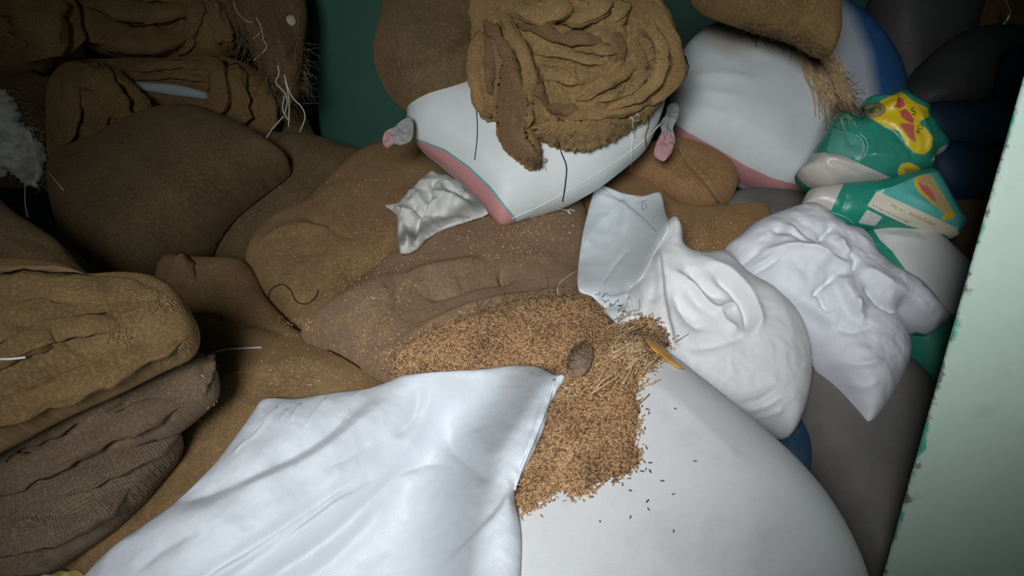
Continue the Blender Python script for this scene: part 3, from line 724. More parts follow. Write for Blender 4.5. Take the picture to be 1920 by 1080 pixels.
# --- the heap of rags
hb = bundle('smooth rolled jute bundle on the white striped sack', 
     [(700, 90), (712, 40), (730, -20), (800, -50), (900, -40), (930, 40), (925, 130), (900, 198), (860, 206), (800, 206), (762, 200), (728, 170), (706, 130)], 1.86, 41, 
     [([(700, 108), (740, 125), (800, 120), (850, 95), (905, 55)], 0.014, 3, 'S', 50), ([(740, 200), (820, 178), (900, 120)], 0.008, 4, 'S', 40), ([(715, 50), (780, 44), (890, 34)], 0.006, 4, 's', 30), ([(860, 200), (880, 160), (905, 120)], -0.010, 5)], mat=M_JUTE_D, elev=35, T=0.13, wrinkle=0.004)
s1 = sack('white sack with pink stripe and turquoise line, jute heaped on it', 'sack', 'striped_sack',
     [(764, 215), (770, 175), (820, 150), (950, 140), (1100, 140), (1220, 150), (1246, 180), (1240, 215), (1216, 268), (1180, 300), (1130, 338), (1070, 372), (1010, 396), (968, 414), (942, 424), (926, 412), (900, 375), (860, 335), (820, 300), (785, 272), (768, 245)], 1.70,
     poly('white_stripe_sack', (0.74, 0.79, 0.77), [(0.10, 0.45, 0.42), PINK], rough=0.5, dirt=0.05, bump=0.2, soft=1.0), elev=42, az=-5, T=0.11, Tb=0.18, seed=42, hpx=5, R=0.16, center=(1000, 300),
     prints=[[(755, 255), (790, 263), (835, 280), (880, 312), (920, 350), (945, 382), (968, 410), (968, 450), (900, 450), (740, 330)], [(755, 258), (790, 266), (833, 283), (878, 315), (917, 353), (942, 384), (965, 412), (965, 450), (900, 450), (740, 330)]],
     folds=[([(1225, 250), (1160, 300), (1080, 350), (1000, 392)], 0.010, 9, 'S', 30), ([(800, 230), (870, 260), (930, 320)], 0.006, 20)])
rag = puff('jute_rag_heap', [(884, 60), (880, 10), (900, -40), (1000, -60), (1120, -60), (1190, -40), (1235, 10), (1262, 60), (1273, 110), (1262, 160), (1238, 195), (1220, 215), (1205, 225), (1180, 240), (1150, 262), (1110, 280), (1070, 282), (1030, 272), (1010, 262), (1018, 300), (1000, 318), (980, 308), (950, 285), (932, 255), (930, 228), (905, 222), (890, 190), (886, 120)], 1.68,
     M_JUTE_O, elev=40, az=-3, T=0.15, Tb=0.06, n=2.0, hpx=3.6, seed=43, center=(1080, 120), R=0.13, edge=0.15, ragged=0.002,
     folds=[([(912, 40), (940, 90), (968, 150), (985, 210), (1000, 260)], 0.030, 9), ([(925, 30), (950, 70), (975, 120), (995, 180)], -0.026, 5), ([(945, 40), (975, 90), (990, 140), (1000, 180), (1010, 210)], 0.034, 9),
            ([(960, 30), (985, 70), (1000, 120)], -0.02, 6), ([(995, 95), (1040, 100), (1090, 112), (1140, 118)], 0.022, 5), ([(1000, 110), (1060, 118), (1130, 130)], -0.022, 6), ([(1000, 60), (1050, 65), (1110, 75), (1150, 60)], 0.022, 9),
            ([(985, 50), (1030, 45), (1080, 52)], -0.024, 5), ([(1060, 10), (1110, 30), (1140, 10)], 0.03, 10), ([(1050, 40), (1100, 48), (1150, 30)], -0.026, 6), ([(980, 20), (1030, 28), (1050, 0)], 0.03, 12),
            ([(1170, 10), (1180, 60), (1172, 110)], -0.026, 7), ([(1200, 20), (1232, 80), (1240, 130), (1215, 180)], 0.026, 9), ([(1195, 60), (1222, 110), (1215, 150)], -0.024, 6), ([(1215, 10), (1250, 70), (1258, 130), (1235, 180)], -0.014, 5),
            ([(1080, 185), (1120, 160), (1160, 130), (1200, 125)], 0.024, 6), ([(1075, 180), (1115, 150), (1150, 132)], -0.026, 5), ([(1085, 192), (1140, 175), (1190, 150)], -0.02, 4), ([(1080, 205), (1150, 195), (1210, 170), (1235, 140)], 0.026, 9),
            ([(1070, 212), (1130, 218), (1190, 205), (1235, 180)], -0.03, 5), ([(1030, 235), (1090, 222), (1150, 225), (1200, 215)], 0.016, 6), ([(1020, 130), (1040, 160), (1060, 190), (1070, 210)], 0.018, 7), ([(1005, 150), (1030, 190), (1045, 220)], -0.02, 5),
            ([(895, 110), (905, 150), (898, 190)], 0.02, 8), ([(918, 90), (925, 140), (918, 190)], -0.03, 6), ([(940, 110), (950, 170), (945, 230), (965, 270)], 0.024, 12), ([(1025, 250), (1080, 260), (1140, 250)], 0.012, 14), ([(958, 200), (975, 195), (985, 215)], -0.02, 8)],
     crumple=0.014, cscale=11, wrinkle=0.006, wscale=30)
tag(rag, 'crumpled heap of torn orange-brown jute rags on striped sack', 'jute rags')

# --- grey crumpled bag
cr = sack('grey-white crumpled empty bag tucked under the pink stripe', 'bag', 'crumpled_bag',
     [(722, 388), (745, 385), (762, 368), (790, 342), (812, 328), (840, 332), (870, 348), (900, 372), (925, 392), (915, 405), (870, 420), (830, 432), (800, 452), (780, 472), (752, 478), (746, 440), (744, 408)], 1.8, M_CRUMPLE, elev=48, az=-5, T=0.05, Tb=0.05, hpx=3.2, seed=44, fk=1.5, edge=0.2, drape=[j1, j2], dsmooth=10, lift=0.004,
     folds=[([(795, 395), (840, 372), (900, 392)], 0.012, 10), ([(790, 400), (805, 372), (812, 335)], -0.012, 5), ([(792, 400), (840, 402), (900, 402)], -0.008, 5), ([(790, 400), (778, 430), (776, 470)], -0.016, 4), ([(770, 380), (785, 398), (795, 402)], -0.012, 4),
            ([(800, 350), (820, 365), (860, 370)], 0.010, 6), ([(755, 420), (765, 450), (760, 475)], 0.012, 6), ([(822, 340), (850, 355), (885, 378)], -0.010, 5), ([(735, 388), (760, 395), (780, 395)], 0.012, 5), ([(800, 430), (830, 420), (860, 410)], 0.008, 6)], crumple=0.011, cscale=15)

# --- left stack of folded jute sacks
j8 = sack('lowest folded open-weave jute sack at the left front', 'sack', 'jute_sack',
     [(-60, 880), (60, 840), (160, 790), (260, 770), (330, 800), (326, 835), (290, 880), (250, 930), (190, 985), (120, 1030), (60, 1068), (0, 1075), (-80, 1080), (-120, 980)], 0.98, M_JUTE_G, elev=55, az=10, T=0.07, Tb=0.15, seed=50, uvrot=30,
     folds=[([(0, 1000), (70, 985), (140, 1010)], 0.014, 10), ([(0, 1020), (80, 1020), (150, 1000)], -0.014, 9), ([(0, 960), (90, 950), (200, 920), (280, 860)], 0.010, 20)])
j7 = sack('grey-brown folded jute sack, middle of the left front stack', 'sack', 'jute_sack',
     [(-80, 800), (60, 740), (180, 690), (280, 655), (350, 655), (392, 672), (404, 700), (398, 735), (350, 780), (300, 815), (200, 860), (110, 905), (0, 950), (-80, 960)], 1.05, M_JUTE_M, elev=50, az=8, T=0.05, Tb=0.12, seed=51, uvrot=-20, 
     folds=[([(0, 915), (100, 880), (200, 830), (320, 790)], -0.010, 8), ([(0, 890), (80, 860), (180, 790), (240, 730)], 0.014, 14), ([(0, 860), (100, 820), (160, 770)], -0.010, 9), ([(380, 672), (388, 700), (382, 730)], -0.008, 5), ([(200, 800), (280, 775), (350, 745)], 0.008, 10), ([(0, 930), (100, 900), (170, 870)], 0.012, 7)])
j9 = sack('dark jute sack at the left edge below the white netting', 'sack', 'jute_sack',
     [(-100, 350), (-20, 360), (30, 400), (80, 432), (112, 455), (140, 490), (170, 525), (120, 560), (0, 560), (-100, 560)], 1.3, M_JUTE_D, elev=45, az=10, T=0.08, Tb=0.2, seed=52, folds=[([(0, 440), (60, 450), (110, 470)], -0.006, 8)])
j6 = sack('thick folded yellow-brown jute sack on top of the left stack', 'sack', 'jute_sack',
     [(-100, 510), (0, 502), (80, 500), (145, 510), (190, 528), (250, 525), (300, 530), (335, 548), (352, 575), (368, 610), (366, 640), (345, 665), (290, 690), (200, 735), (100, 780), (0, 832), (-100, 870), (-150, 700)], 0.99, M_JUTE_L, elev=50, az=8, T=0.09, Tb=0.08, R=0.08, n=2.4, seed=53, uvrot=25,
     folds=[([(0, 600), (60, 612), (120, 630), (200, 600)], -0.010, 12), ([(0, 770), (100, 725), (180, 690), (240, 660)], -0.016, 12), ([(0, 690), (80, 650), (160, 610), (220, 595)], 0.008, 20), ([(150, 520), (220, 545), (280, 545)], -0.010, 10),
            ([(110, 630), (150, 660), (200, 690)], -0.006, 6), ([(0, 502), (80, 503), (150, 515), (190, 530)], 0.008, 4)], wrinkle=0.007, wscale=9, waniso=2, wdir=25)
# ================================================================== GRAIN, STRAW, STRINGS
def grain_mesh(P, Nn, length, wid, cols, name, mat, parent=None):
    """many rice grains as one mesh: P positions, Nn surface normals"""
    k = 5
    ring = np.array([[math.cos(2 * math.pi * i / k), math.sin(2 * math.pi * i / k)] for i in range(k)])
    tv = [(-1, 0, 0)] + [(-0.45, *r) for r in ring] + [(0.45, *r) for r in ring] + [(1, 0, 0)]
    tv = np.array(tv, float)
    tf = [(0, 1 + (i + 1) % k, 1 + i) for i in range(k)] + [(1 + i, 1 + (i + 1) % k, 6 + (i + 1) % k) for i in range(k)] + [(1 + i, 6 + (i + 1) % k, 6 + i) for i in range(k)] + [(6 + i, 6 + (i + 1) % k, 11) for i in range(k)]
    tf = np.array(tf)
    n = len(P)
    rnd = rng.normal(size=(n, 3)); ax = rnd - 0.75 * np.einsum('ij,ij->i', rnd, Nn)[:, None] * Nn
    ax /= np.linalg.norm(ax, axis=1, keepdims=True)
    b = np.cross(ax, Nn + 0.01); b /= np.linalg.norm(b, axis=1, keepdims=True); c = np.cross(ax, b)
    ln = length * (0.8 + 0.4 * rng.random(n)); wd = wid * (0.8 + 0.4 * rng.random(n))
    V = (P[:, None] + ax[:, None] * (tv[None, :, :1] * ln[:, None, None] / 2) + b[:, None] * (tv[None, :, 1:2] * wd[:, None, None] / 2) + c[:, None] * (tv[None, :, 2:] * wd[:, None, None] * 0.4))
    V = V.reshape(-1, 3)
    Fc = (tf[None] + (np.arange(n) * 12)[:, None, None]).reshape(-1, 3)
    return mesh_obj(name, V, Fc, mat, parent, True, None, {'tone': np.repeat(cols, 12)})
def surf_hits(px, objs, keep=None):
    D = rays(px); o = Vector(CAM); P = []; Nn = []; ok = []
    trees = [BVH[k.name] for k in objs]
    for i, d in enumerate(D):
        best = None; v = Vector(d)
        for k_, t in enumerate(trees):
            h = t.ray_cast(o, v)
            if h[0] is not None and (best is None or h[3] < best[3]): best = h; src_ = k_
        if best:
            nn = best[1] if best[1].dot(v) < 0 else -best[1]
            if keep is not None and src_ not in keep: continue
            P.append(best[0]); Nn.append(nn); ok.append(i)
    return np.array(P), np.array(Nn), np.array(ok)
def sample_poly(poly_, n):
    p = np.asarray(poly_, float); lo, hi = p.min(0), p.max(0)
    q = lo + rng.random((int(n * 3.2), 2)) * (hi - lo)
    return q[inside(q, p)][:n]
def grain_mat():
    m, nt, b = new_mat('paddy_grain')
    a = nd(nt, 'ShaderNodeAttribute', attribute_name='tone')
    r = nd(nt, 'ShaderNodeValToRGB'); L(nt, a.outputs['Fac'], r.inputs[0])
    e = r.color_ramp.elements
    e[0].position = 0.0; e[0].color = (0.06, 0.035, 0.02, 1); e[1].position = 1.0; e[1].color = (0.62, 0.43, 0.25, 1)
    for p_, c_ in ((0.25, (0.24, 0.130, 0.062, 1)), (0.6, (0.42, 0.245, 0.115, 1)), (0.85, (0.53, 0.33, 0.16, 1))):
        x = e.new(p_); x.color = c_
    L(nt, r.outputs[0], b.inputs['Base Color']); b.inputs['Roughness'].default_value = 0.6; b.inputs['Specular IOR Level'].default_value = 0.3
    return m
M_GRAIN = grain_mat()
M_BED = plain('grain_bed', (0.19, 0.11, 0.06), 0.9, 0.4, 160)
SPILL = [(1000, 850), (1030, 765), (1052, 700), (1066, 672), (1090, 645), (1130, 625), (1165, 605), (1222, 598), (1250, 635), (1240, 675), (1205, 700), (1190, 740), (1195, 790), (1186, 830), (1198, 850), (1182, 880), (1150, 893), (1120, 902), (1100, 922), (1075, 928), (1050, 912), (1030, 928), (1002, 948), (985, 958), (968, 945), (972, 900)]
TORN = [(735, 692), (745, 660), (800, 625), (850, 605), (900, 588), (960, 568), (1030, 558), (1090, 556), (1130, 575), (1155, 605), (1165, 650), (1150, 705), (1060, 712), (1030, 705), (960, 700), (870, 705), (800, 710), (755, 712)]
bed = tag(puff('grain_spill', SPILL, 1.0, M_BED, elev=65, T=0.016, Tb=0.001, R=0.03, drape=[w2, j1, s3], dsmooth=8, lift=0.001, hpx=5, lump=0.004, ragged=0.003),
          'brown paddy grain spilt over the smooth off-white sack', 'grain', kind='stuff')
bed2 = tag(puff('grain_patch', TORN, 1.3, M_BED, elev=65, T=0.014, Tb=0.001, R=0.03, drape=[j1], dsmooth=4, lift=0.001, hpx=5, lump=0.006, ragged=0.002),
          'brown paddy grain lying bare in the rip of the torn jute sack', 'grain', kind='stuff')
def tones(n, lo=0.0): return np.clip(rng.beta(2.2, 2.0, n) + lo, 0, 1)
q = sample_poly(SPILL, 7500); edge_q = []
for x, y in closed_spline(SPILL, 260):
    if x > 1020 or y > 930:
        for _ in range(5): edge_q.append((x + rng.normal() * 7, y + rng.normal() * 7))
q = np.vstack([q, edge_q])
P, Nn, ok = surf_hits(q, [bed, w2, j1, s3]); grain_mesh(P + Nn * 0.0015, Nn, 0.0072, 0.0027, tones(len(P)) + 0.45 * fbm(P * 14, 3), 'grain_layer', M_GRAIN, bed)['kind'] = 'stuff'
q = sample_poly(TORN, 9000)
edge_q = [(x + rng.normal() * 10, y + rng.normal() * 7) for x, y in closed_spline(TORN, 200) for _ in range(3)]
q = np.vstack([q, edge_q])
P, Nn, ok = surf_hits(q, [bed2, bed, j1]); grain_mesh(P + Nn * 0.0015, Nn, 0.0078, 0.0028, tones(len(P)) + 0.3 * fbm(P * 12 + 4, 3), 'grain_layer', M_GRAIN, bed2)['kind'] = 'stuff'
# stray grain on the jute
def strays(objs, regions, label):
    q = np.vstack([np.column_stack([rng.normal(x, sx, n), rng.normal(y, sy, n)]) for x, y, sx, sy, n in regions])
    P, Nn, ok = surf_hits(q, objs, [i for i, o_ in enumerate(objs) if o_.name.startswith('jute')])
    o = grain_mesh(P + Nn * 0.002, Nn, 0.0075, 0.0026, tones(len(P), 0.25), 'stray_grain', M_GRAIN)
    return tag(o, label, 'grain', kind='stuff')
ALLJ = [j1, j2, j5, j11, j10, s1, sheet, cr, bed, bed2, s3, w2, j6, j7]
strays(ALLJ, [(960, 450, 70, 22, 160), (880, 470, 90, 20, 60), (1000, 420, 40, 14, 120), (760, 660, 40, 20, 120), (700, 570, 80, 50, 60), (680, 640, 50, 25, 40)], 'stray grain scattered over the torn middle sack')
strays(ALLJ, [(1330, 440, 40, 18, 160), (1290, 470, 20, 12, 80), (1270, 330, 40, 20, 60)], 'stray grain on the reddish jute sacks at the back')
strays(ALLJ, [(640, 330, 60, 30, 50), (620, 430, 80, 50, 50), (560, 605, 18, 8, 110), (690, 545, 40, 20, 40), (700, 500, 40, 12, 60)], 'stray grain on the brown sack below the crumpled bag')
strays(ALLJ, [(520, 680, 90, 25, 50), (600, 700, 60, 20, 30), (400, 790, 20, 20, 14)], 'stray grain on the broad ribbed jute sack')
# a few dark grains lying singly on the smooth sack
gsp = [(1214, 768), (1266, 767), (1184, 797), (1212, 840), (1208, 866), (1219, 868), (1204, 884), (1211, 880), (1219, 884), (1242, 902), (1182, 920), (1262, 927), (1214, 940), (1216, 955), (1182, 970), (1125, 978), (1263, 996), (1303, 865), (1230, 690)]
P, Nn, ok = surf_hits(np.array(gsp, float), [w2])
for i in range(len(P)):
    o = grain_mesh(P[i:i + 1] + Nn[i:i + 1] * 0.001, Nn[i:i + 1], 0.008, 0.0026, np.array([0.05 + 0.2 * rng.random()]), 'loose_grain', M_GRAIN)
    tag(o, 'single dark grain lying loose on the smooth off-white sack', 'grain', 'loose dark grains on the smooth sack')

# straw and the dry leaf by the rip
PILE = [bed, bed2, j1, s3, w2, sheet]
parts = []
def straw(p0, p1, rad, off0, off1, bend=6):
    p0 = np.array(p0, float); p1 = np.array(p1, float); mid = (p0 + p1) / 2 + rng.normal(size=2) * bend
    px = open_spline([p0, mid, p1], 8)
    t = cast(px, PILE); g = ~np.isnan(t)
    if g.sum() < 2: return
    k = np.arange(8); t = np.interp(k, k[g], t[g]); t = np.minimum(t, np.linspace(t[0], t[-1], 8))
    path = CAM + rays(px) * (t - np.linspace(off0, off1, 8))[:, None]
    parts.append(tube_geo(path, rad * np.linspace(1, .6, 8), 5, squash=0.5))
for a, b in [((1155, 634), (1214, 608)), ((1148, 662), (1196, 636)), ((1150, 672), (1215, 628)), ((1108, 738), (1160, 706)), ((1118, 728), (1150, 702)), ((1168, 720), (1186, 688)), ((1172, 642), (1184, 618)), ((1175, 660), (1208, 640)), ((1160, 622), (1190, 612)), ((1205, 700), (1234, 672)), ((1160, 655), (1176, 676)), ((1196, 640), (1210, 660)), ((1180, 690), (1220, 660))]:
    straw(a, b, 0.0022, 0.014, 0.018, 3)
for _ in range(120):
    c = np.array([1187, 648]) + rng.normal(size=2) * [26, 26]; a = rng.normal(-0.5, 0.5); l = rng.uniform(14, 34)
    d = np.array([math.cos(a), math.sin(a)]) * l / 2
    straw(c - d, c + d, rng.uniform(0.0008, 0.0020), rng.uniform(0.003, 0.014), rng.uniform(0.003, 0.016))
V, Fc = join_geo(parts)
strw = tag(mesh_obj('straw_clump', V, Fc, M_STRAW), 'clump of pale straw beside the rip in the torn sack', 'straw', kind='stuff')
lf = puff('dry_leaf', [(1208, 634), (1222, 638), (1240, 648), (1258, 668), (1272, 684), (1286, 692), (1272, 690), (1256, 680), (1240, 668), (1222, 654)], 1.12, M_LEAF, elev=50, T=0.004, Tb=0.003, drape=PILE, lift=0.012, hpx=3, lump=0)
tag(lf, 'curled golden dry leaf tip pointing from the straw', 'leaf')
tw = strand('dark_twig', [(1187, 782), (1192, 766), (1218, 739)], M_FIBRE_D, 0.0011, [w2], 0.002, n=8); tag(tw, 'thin dark twig on the smooth sack beside the spilt grain', 'twig')
tw = strand('dark_twig', [(1180, 850), (1180, 870), (1181, 886)], M_FIBRE_D, 0.0010, [w2, bed], 0.003, n=8); tag(tw, 'short upright dark stalk at the right rim of the spilt grain', 'twig')
ear3 = puff('sack_ear', [(1062, 690), (1064, 665), (1075, 648), (1092, 640), (1108, 650), (1112, 672), (1100, 700), (1085, 708), (1070, 706)], 1.2, jute('jute_tuft', (0.20, 0.135, 0.095), (0.30, 0.21, 0.15)), elev=45, T=0.026, Tb=0.01, drape=[bed2, bed], lift=0.010, hpx=2.6, lump=0.02, parent=j1, crumple=0.010, cscale=26)
# frayed lip of the rip
def fringe(name, starts, dirs, length, n, mat, objs, rad=0.0009, off=(0.002, 0.012), Y=None, parent=None, jitter=0.35, wig=3.0, start_jit=4):
    st_ = open_spline(starts, n); ds = open_spline(dirs, n) if len(dirs) > 1 else np.repeat(np.asarray(dirs, float), n, 0)
    prt = []
    for i in range(n):
        d = ds[i] / np.linalg.norm(ds[i]); a = rng.normal() * jitter
        d = np.array([d[0] * math.cos(a) - d[1] * math.sin(a), d[0] * math.sin(a) + d[1] * math.cos(a)])
        l = length * rng.uniform(0.4, 1.15); p0 = st_[i] + rng.normal(size=2) * start_jit
        pts = np.array([p0 + d * l * k / 3 + rng.normal(size=2) * wig * (k > 0) for k in range(4)])
        px = open_spline(pts, 7)
        t = cast(px, objs) if objs else np.full(7, np.nan)
        D = rays(px); g = ~np.isnan(t)
        if g.sum() == 0:
            if Y is None: continue
            t = Y / D[:, 1]
        else:
            t = np.interp(np.arange(7), np.arange(7)[g], t[g])
        path = CAM + D * (t - np.linspace(off[0], rng.uniform(off[0], off[1]), 7))[:, None]
        prt.append(tube_geo(path, rad * np.linspace(1.2, 0.5, 7), 4, cap=False))
    V, Fc = join_geo(prt)
    return mesh_obj(name, V, Fc, mat, parent)
fringe('frayed_edge', [(880, 592), (960, 566), (1030, 552), (1090, 548), (1150, 596)], [(1, 0.1)], 26, 150, M_FIBRE_D, [j1, bed2], rad=0.0009, parent=j1, jitter=0.8)['kind'] = 'stuff'
# --- front white bag
w1 = sack('white woven bag lying loose across the foreground', 'bag', 'woven_bag',
     [(160, 1085), (215, 1030), (280, 985), (330, 948), (400, 880), (440, 830), (475, 780), (490, 757), (512, 750), (560, 752), (620, 742), (690, 733), (735, 718), (760, 708), (830, 702), (900, 698), (960, 691), (1000, 692), (1025, 700), (1042, 710), (1062, 706), (1050, 726), (1030, 765), (1024, 795), (1002, 850), (985, 880), (968, 915), (967, 945), (973, 975), (977, 1020), (975, 1085), (970, 1180), (900, 1260), (600, 1300), (250, 1280), (90, 1170)], 0.95,
     M_WHITE, elev=62, az=-4, T=0.055, Tb=0.002, R=0.10, n=2.2, hpx=4.5, seed=60, drape=[w2, j5, j1, bed, bed2], dsmooth=200, lift=0.006, edge=0.12, uvrot=-28, lump=0.010,
     folds=[([(330, 1120), (397, 1070), (516, 992), (634, 915), (720, 866)], -0.012, 10), ([(390, 1110), (438, 1076), (551, 992), (670, 909), (740, 880)], -0.010, 9), ([(460, 1110), (504, 1076), (622, 998), (706, 921), (753, 880), (812, 868), (850, 880)], -0.014, 10),
            ([(350, 1120), (480, 1040), (600, 965), (690, 885)], 0.008, 12), ([(300, 960), (350, 935), (456, 892), (575, 832), (652, 775), (690, 750)], -0.022, 22), ([(420, 930), (560, 870), (680, 790), (740, 730)], 0.014, 26), ([(850, 785), (843, 825), (872, 860), (930, 908)], -0.018, 16),
            ([(890, 800), (900, 830), (925, 870)], 0.010, 20), ([(786, 722), (775, 775), (735, 820)], -0.012, 12), ([(810, 720), (800, 780), (760, 850)], 0.010, 20), ([(1036, 712), (1010, 782), (985, 850), (960, 915), (930, 962), (880, 1012), (800, 1090)], 0.010, 4, 'S', 40),
            ([(520, 762), (482, 810), (430, 855)], 0.004, 3), ([(540, 765), (526, 788)], 0.004, 3), ([(563, 757), (546, 787)], 0.004, 3), ([(612, 745), (590, 775), (570, 800)], 0.004, 3), ([(655, 768), (636, 795)], 0.004, 3),
            ([(560, 1090), (640, 1030), (720, 950)], -0.008, 9), ([(250, 1080), (300, 1030), (380, 990)], -0.010, 14), ([(760, 960), (840, 940), (900, 960)], 0.012, 50), ([(600, 880), (660, 850), (700, 820)], -0.006, 9)],
     wrinkle=0.005, wscale=11, waniso=3.5, wdir=35, crumple=0.0025, cscale=12)

# --- rags: rolled folds and torn flaps of the heap on the striped sack
def roll(parent, pxs, rad, mat, objs, sink=0.45, name='rag_fold', seed=0.0, squash=0.62, n=30, sides=18):
    """a fold of the cloth: a flattened creased swell that rises out of the heap and sinks back into it"""
    p = open_spline(pxs, n)
    path = on_surface(p, objs, 0.0)
    dep = np.linalg.norm(path - CAM, axis=1)
    r = rad * dep / F
    for _ in range(4): path[1:-1] = (path[:-2] + path[1:-1] * 2 + path[2:]) / 4
    u = np.linspace(0, 1, n); fade = np.clip(np.minimum(u, 1 - u) / 0.22, 0, 1) ** 0.7
    path = path - rays(p) * (r * ((1 - sink) * fade - 0.9 * (1 - fade)))[:, None]
    rr = r * (0.7 + 0.3 * fade) * (1 + 0.45 * fbm(np.column_stack([u * 4, np.full(n, seed), np.zeros(n)]), 2))
    V, Fc = tube_geo(path, rr, sides, squash=squash)
    th = np.tile(np.arange(sides) / sides * 2 * math.pi, n); uu = np.repeat(u, sides)
    ln = np.linalg.norm(np.diff(path, axis=0), axis=1).sum()
    Q = np.column_stack([np.cos(th) * 1.6, np.sin(th) * 1.6, uu * ln / max(r.mean(), 1e-4) * 0.16 + seed])
    c = np.repeat(path, sides, 0)
    V = c + (V - c) * (1 + 0.36 * (ridged(Q, 2) - 0.7) + 0.35 * fbm(V * 34 + seed, 3))[:, None]
    uv = np.column_stack([th * r.mean(), uu * ln])
    o = mesh_obj(name, V, Fc, mat, parent, True, uv)
    BVH[o.name] = BVHTree.FromPolygons([Vector(v) for v in V], [list(f) for f in Fc])
    return o
M_RAG2 = jute('jute_rag_pale', (0.29, 0.175, 0.074), (0.44, 0.280, 0.122))
M_RAG3 = jute('jute_rag_brown', (0.175, 0.105, 0.052), (0.27, 0.165, 0.085))
ROLLS = [([(915, 40), (936, 73), (955, 107), (962, 130)], 9, 2), ([(940, 18), (961, 61), (982, 101), (995, 144), (995, 190)], 10, 0), ([(906, 61), (891, 107), (894, 153), (900, 190), (918, 214)], 11, 0), ([(915, 61), (921, 101), (918, 147), (922, 175)], 8, 2),
         ([(976, 18), (1007, 31), (1043, 18), (1056, -5)], 16, 1), ([(1050, 31), (1086, 37), (1123, 18), (1129, -8)], 15, 1), ([(976, 46), (1019, 55), (1050, 73), (1086, 70), (1135, 76)], 11, 2), ([(1001, 98), (1050, 101), (1105, 113), (1135, 117)], 6, 1),
         ([(1074, 89), (1123, 92), (1166, 95)], 8, 0), ([(1196, 0), (1239, 37), (1266, 86), (1268, 128), (1248, 165), (1212, 190)], 13, 0), ([(1190, 46), (1227, 61), (1242, 101), (1233, 147), (1202, 177), (1135, 200)], 9, 1), ([(1080, 187), (1117, 168), (1166, 138), (1190, 122)], 8, 0),
         ([(1080, 192), (1135, 183), (1190, 159), (1221, 131)], 8, 1), ([(1050, 214), (1100, 213), (1160, 206), (1221, 186)], 10, 0), ([(1114, 42), (1147, 36), (1172, 14)], 14, 1), ([(998, 122), (1004, 153), (1019, 183), (1031, 205)], 9, 2),
         ([(1020, 130), (1050, 140), (1085, 150)], 12, 1), ([(960, 205), (972, 196), (986, 203), (990, 222), (982, 240)], 7, 0), ([(1150, 60), (1165, 90), (1160, 120)], 7, 2), ([(1030, 200), (1060, 205), (1080, 200)], 9, 2)]
for i, (pp, rd, mm) in enumerate(ROLLS):
    roll(rag, pp, rd * 1.3, (M_JUTE_O, M_RAG2, M_RAG3)[mm], [rag], seed=i * 3.1)
RAGS = [o for o in rag.children if o.name in BVH] + [rag]
tail = puff('rag_tail', [(940, 120), (955, 108), (975, 125), (988, 170), (990, 215), (985, 250), (1000, 275), (1016, 296), (1012, 312), (1000, 318), (978, 304), (950, 285), (934, 255), (930, 215), (934, 165)], 1.7, M_RAG3, elev=35, T=0.02, Tb=0.004, drape=[rag, s1], dsmooth=8, lift=0.012, hpx=3.5, parent=rag, ragged=0.0025, crumple=0.004, cscale=18,
            folds=[([(955, 120), (962, 180), (958, 250)], 0.010, 8), ([(975, 140), (980, 200), (975, 260)], -0.008, 6)])
flap = puff('rag_flap', [(1000, 236), (1040, 226), (1100, 222), (1160, 224), (1208, 212), (1212, 226), (1182, 242), (1150, 264), (1112, 281), (1070, 285), (1036, 270), (1012, 258)], 1.7, M_JUTE_O, elev=35, T=0.018, Tb=0.004, drape=[rag, s1], dsmooth=8, lift=0.008, hpx=3.5, parent=rag, ragged=0.004, crumple=0.008, cscale=22)
fringe('frayed_edge', [(990, 300), (1016, 300)], [(0.3, 1)], 16, 26, M_FIBRE_D, [s1, tail], parent=rag, rad=0.0010)['kind'] = 'stuff'
fringe('frayed_edge', [(1010, 240), (1060, 255), (1120, 250), (1190, 232)], [(0.2, 1)], 22, 130, M_FIBRE, [flap, s1], parent=rag, jitter=0.9, rad=0.0009)['kind'] = 'stuff'
fringe('frayed_edge', [(1190, 40), (1225, 90), (1200, 140), (1130, 180)], [(0.5, 1)], 20, 90, M_FIBRE, RAGS, parent=rag, jitter=1.2, rad=0.0008)['kind'] = 'stuff'

# --- frayed jute at the top right with its long fringe
jr = sack('yellowed jute sack at the top with a long frayed fringe', 'sack', 'jute_sack',
     [(1296, -10), (1330, -60), (1440, -80), (1540, -60), (1570, 0), (1572, 60), (1556, 104), (1530, 100), (1490, 76), (1430, 58), (1370, 40), (1320, 20)], 1.95, M_JUTE_Y, elev=25, az=-5, T=0.10, Tb=0.10, seed=70, hpx=5, wrinkle=0.006, wscale=16, folds=[([(1400, -20), (1420, 20), (1440, 50)], -0.010, 6), ([(1480, -20), (1500, 40), (1530, 80)], 0.008, 12)])
fringe('fringe', [(1500, 72), (1530, 92), (1556, 100)], [(0.45, 1), (0.42, 1), (0.40, 1)], 135, 260, M_FRINGE, [s2, blu, b1], rad=0.0021, off=(0.004, 0.035), parent=jr, jitter=0.12, wig=5, start_jit=7)['kind'] = 'stuff'
fringe('fringe', [(1385, 42), (1430, 55), (1480, 70), (1530, 90)], [(0.8, 0.7)], 44, 110, M_FIBRE_D, [s2, jr], rad=0.0012, parent=jr, jitter=0.35)['kind'] = 'stuff'
fringe('fringe', [(1540, 110), (1575, 150), (1600, 190)], [(1, 0.6)], 40, 26, M_FIBRE_D, [s2, blu, b1], rad=0.0009, parent=jr, jitter=0.5)['kind'] = 'stuff'

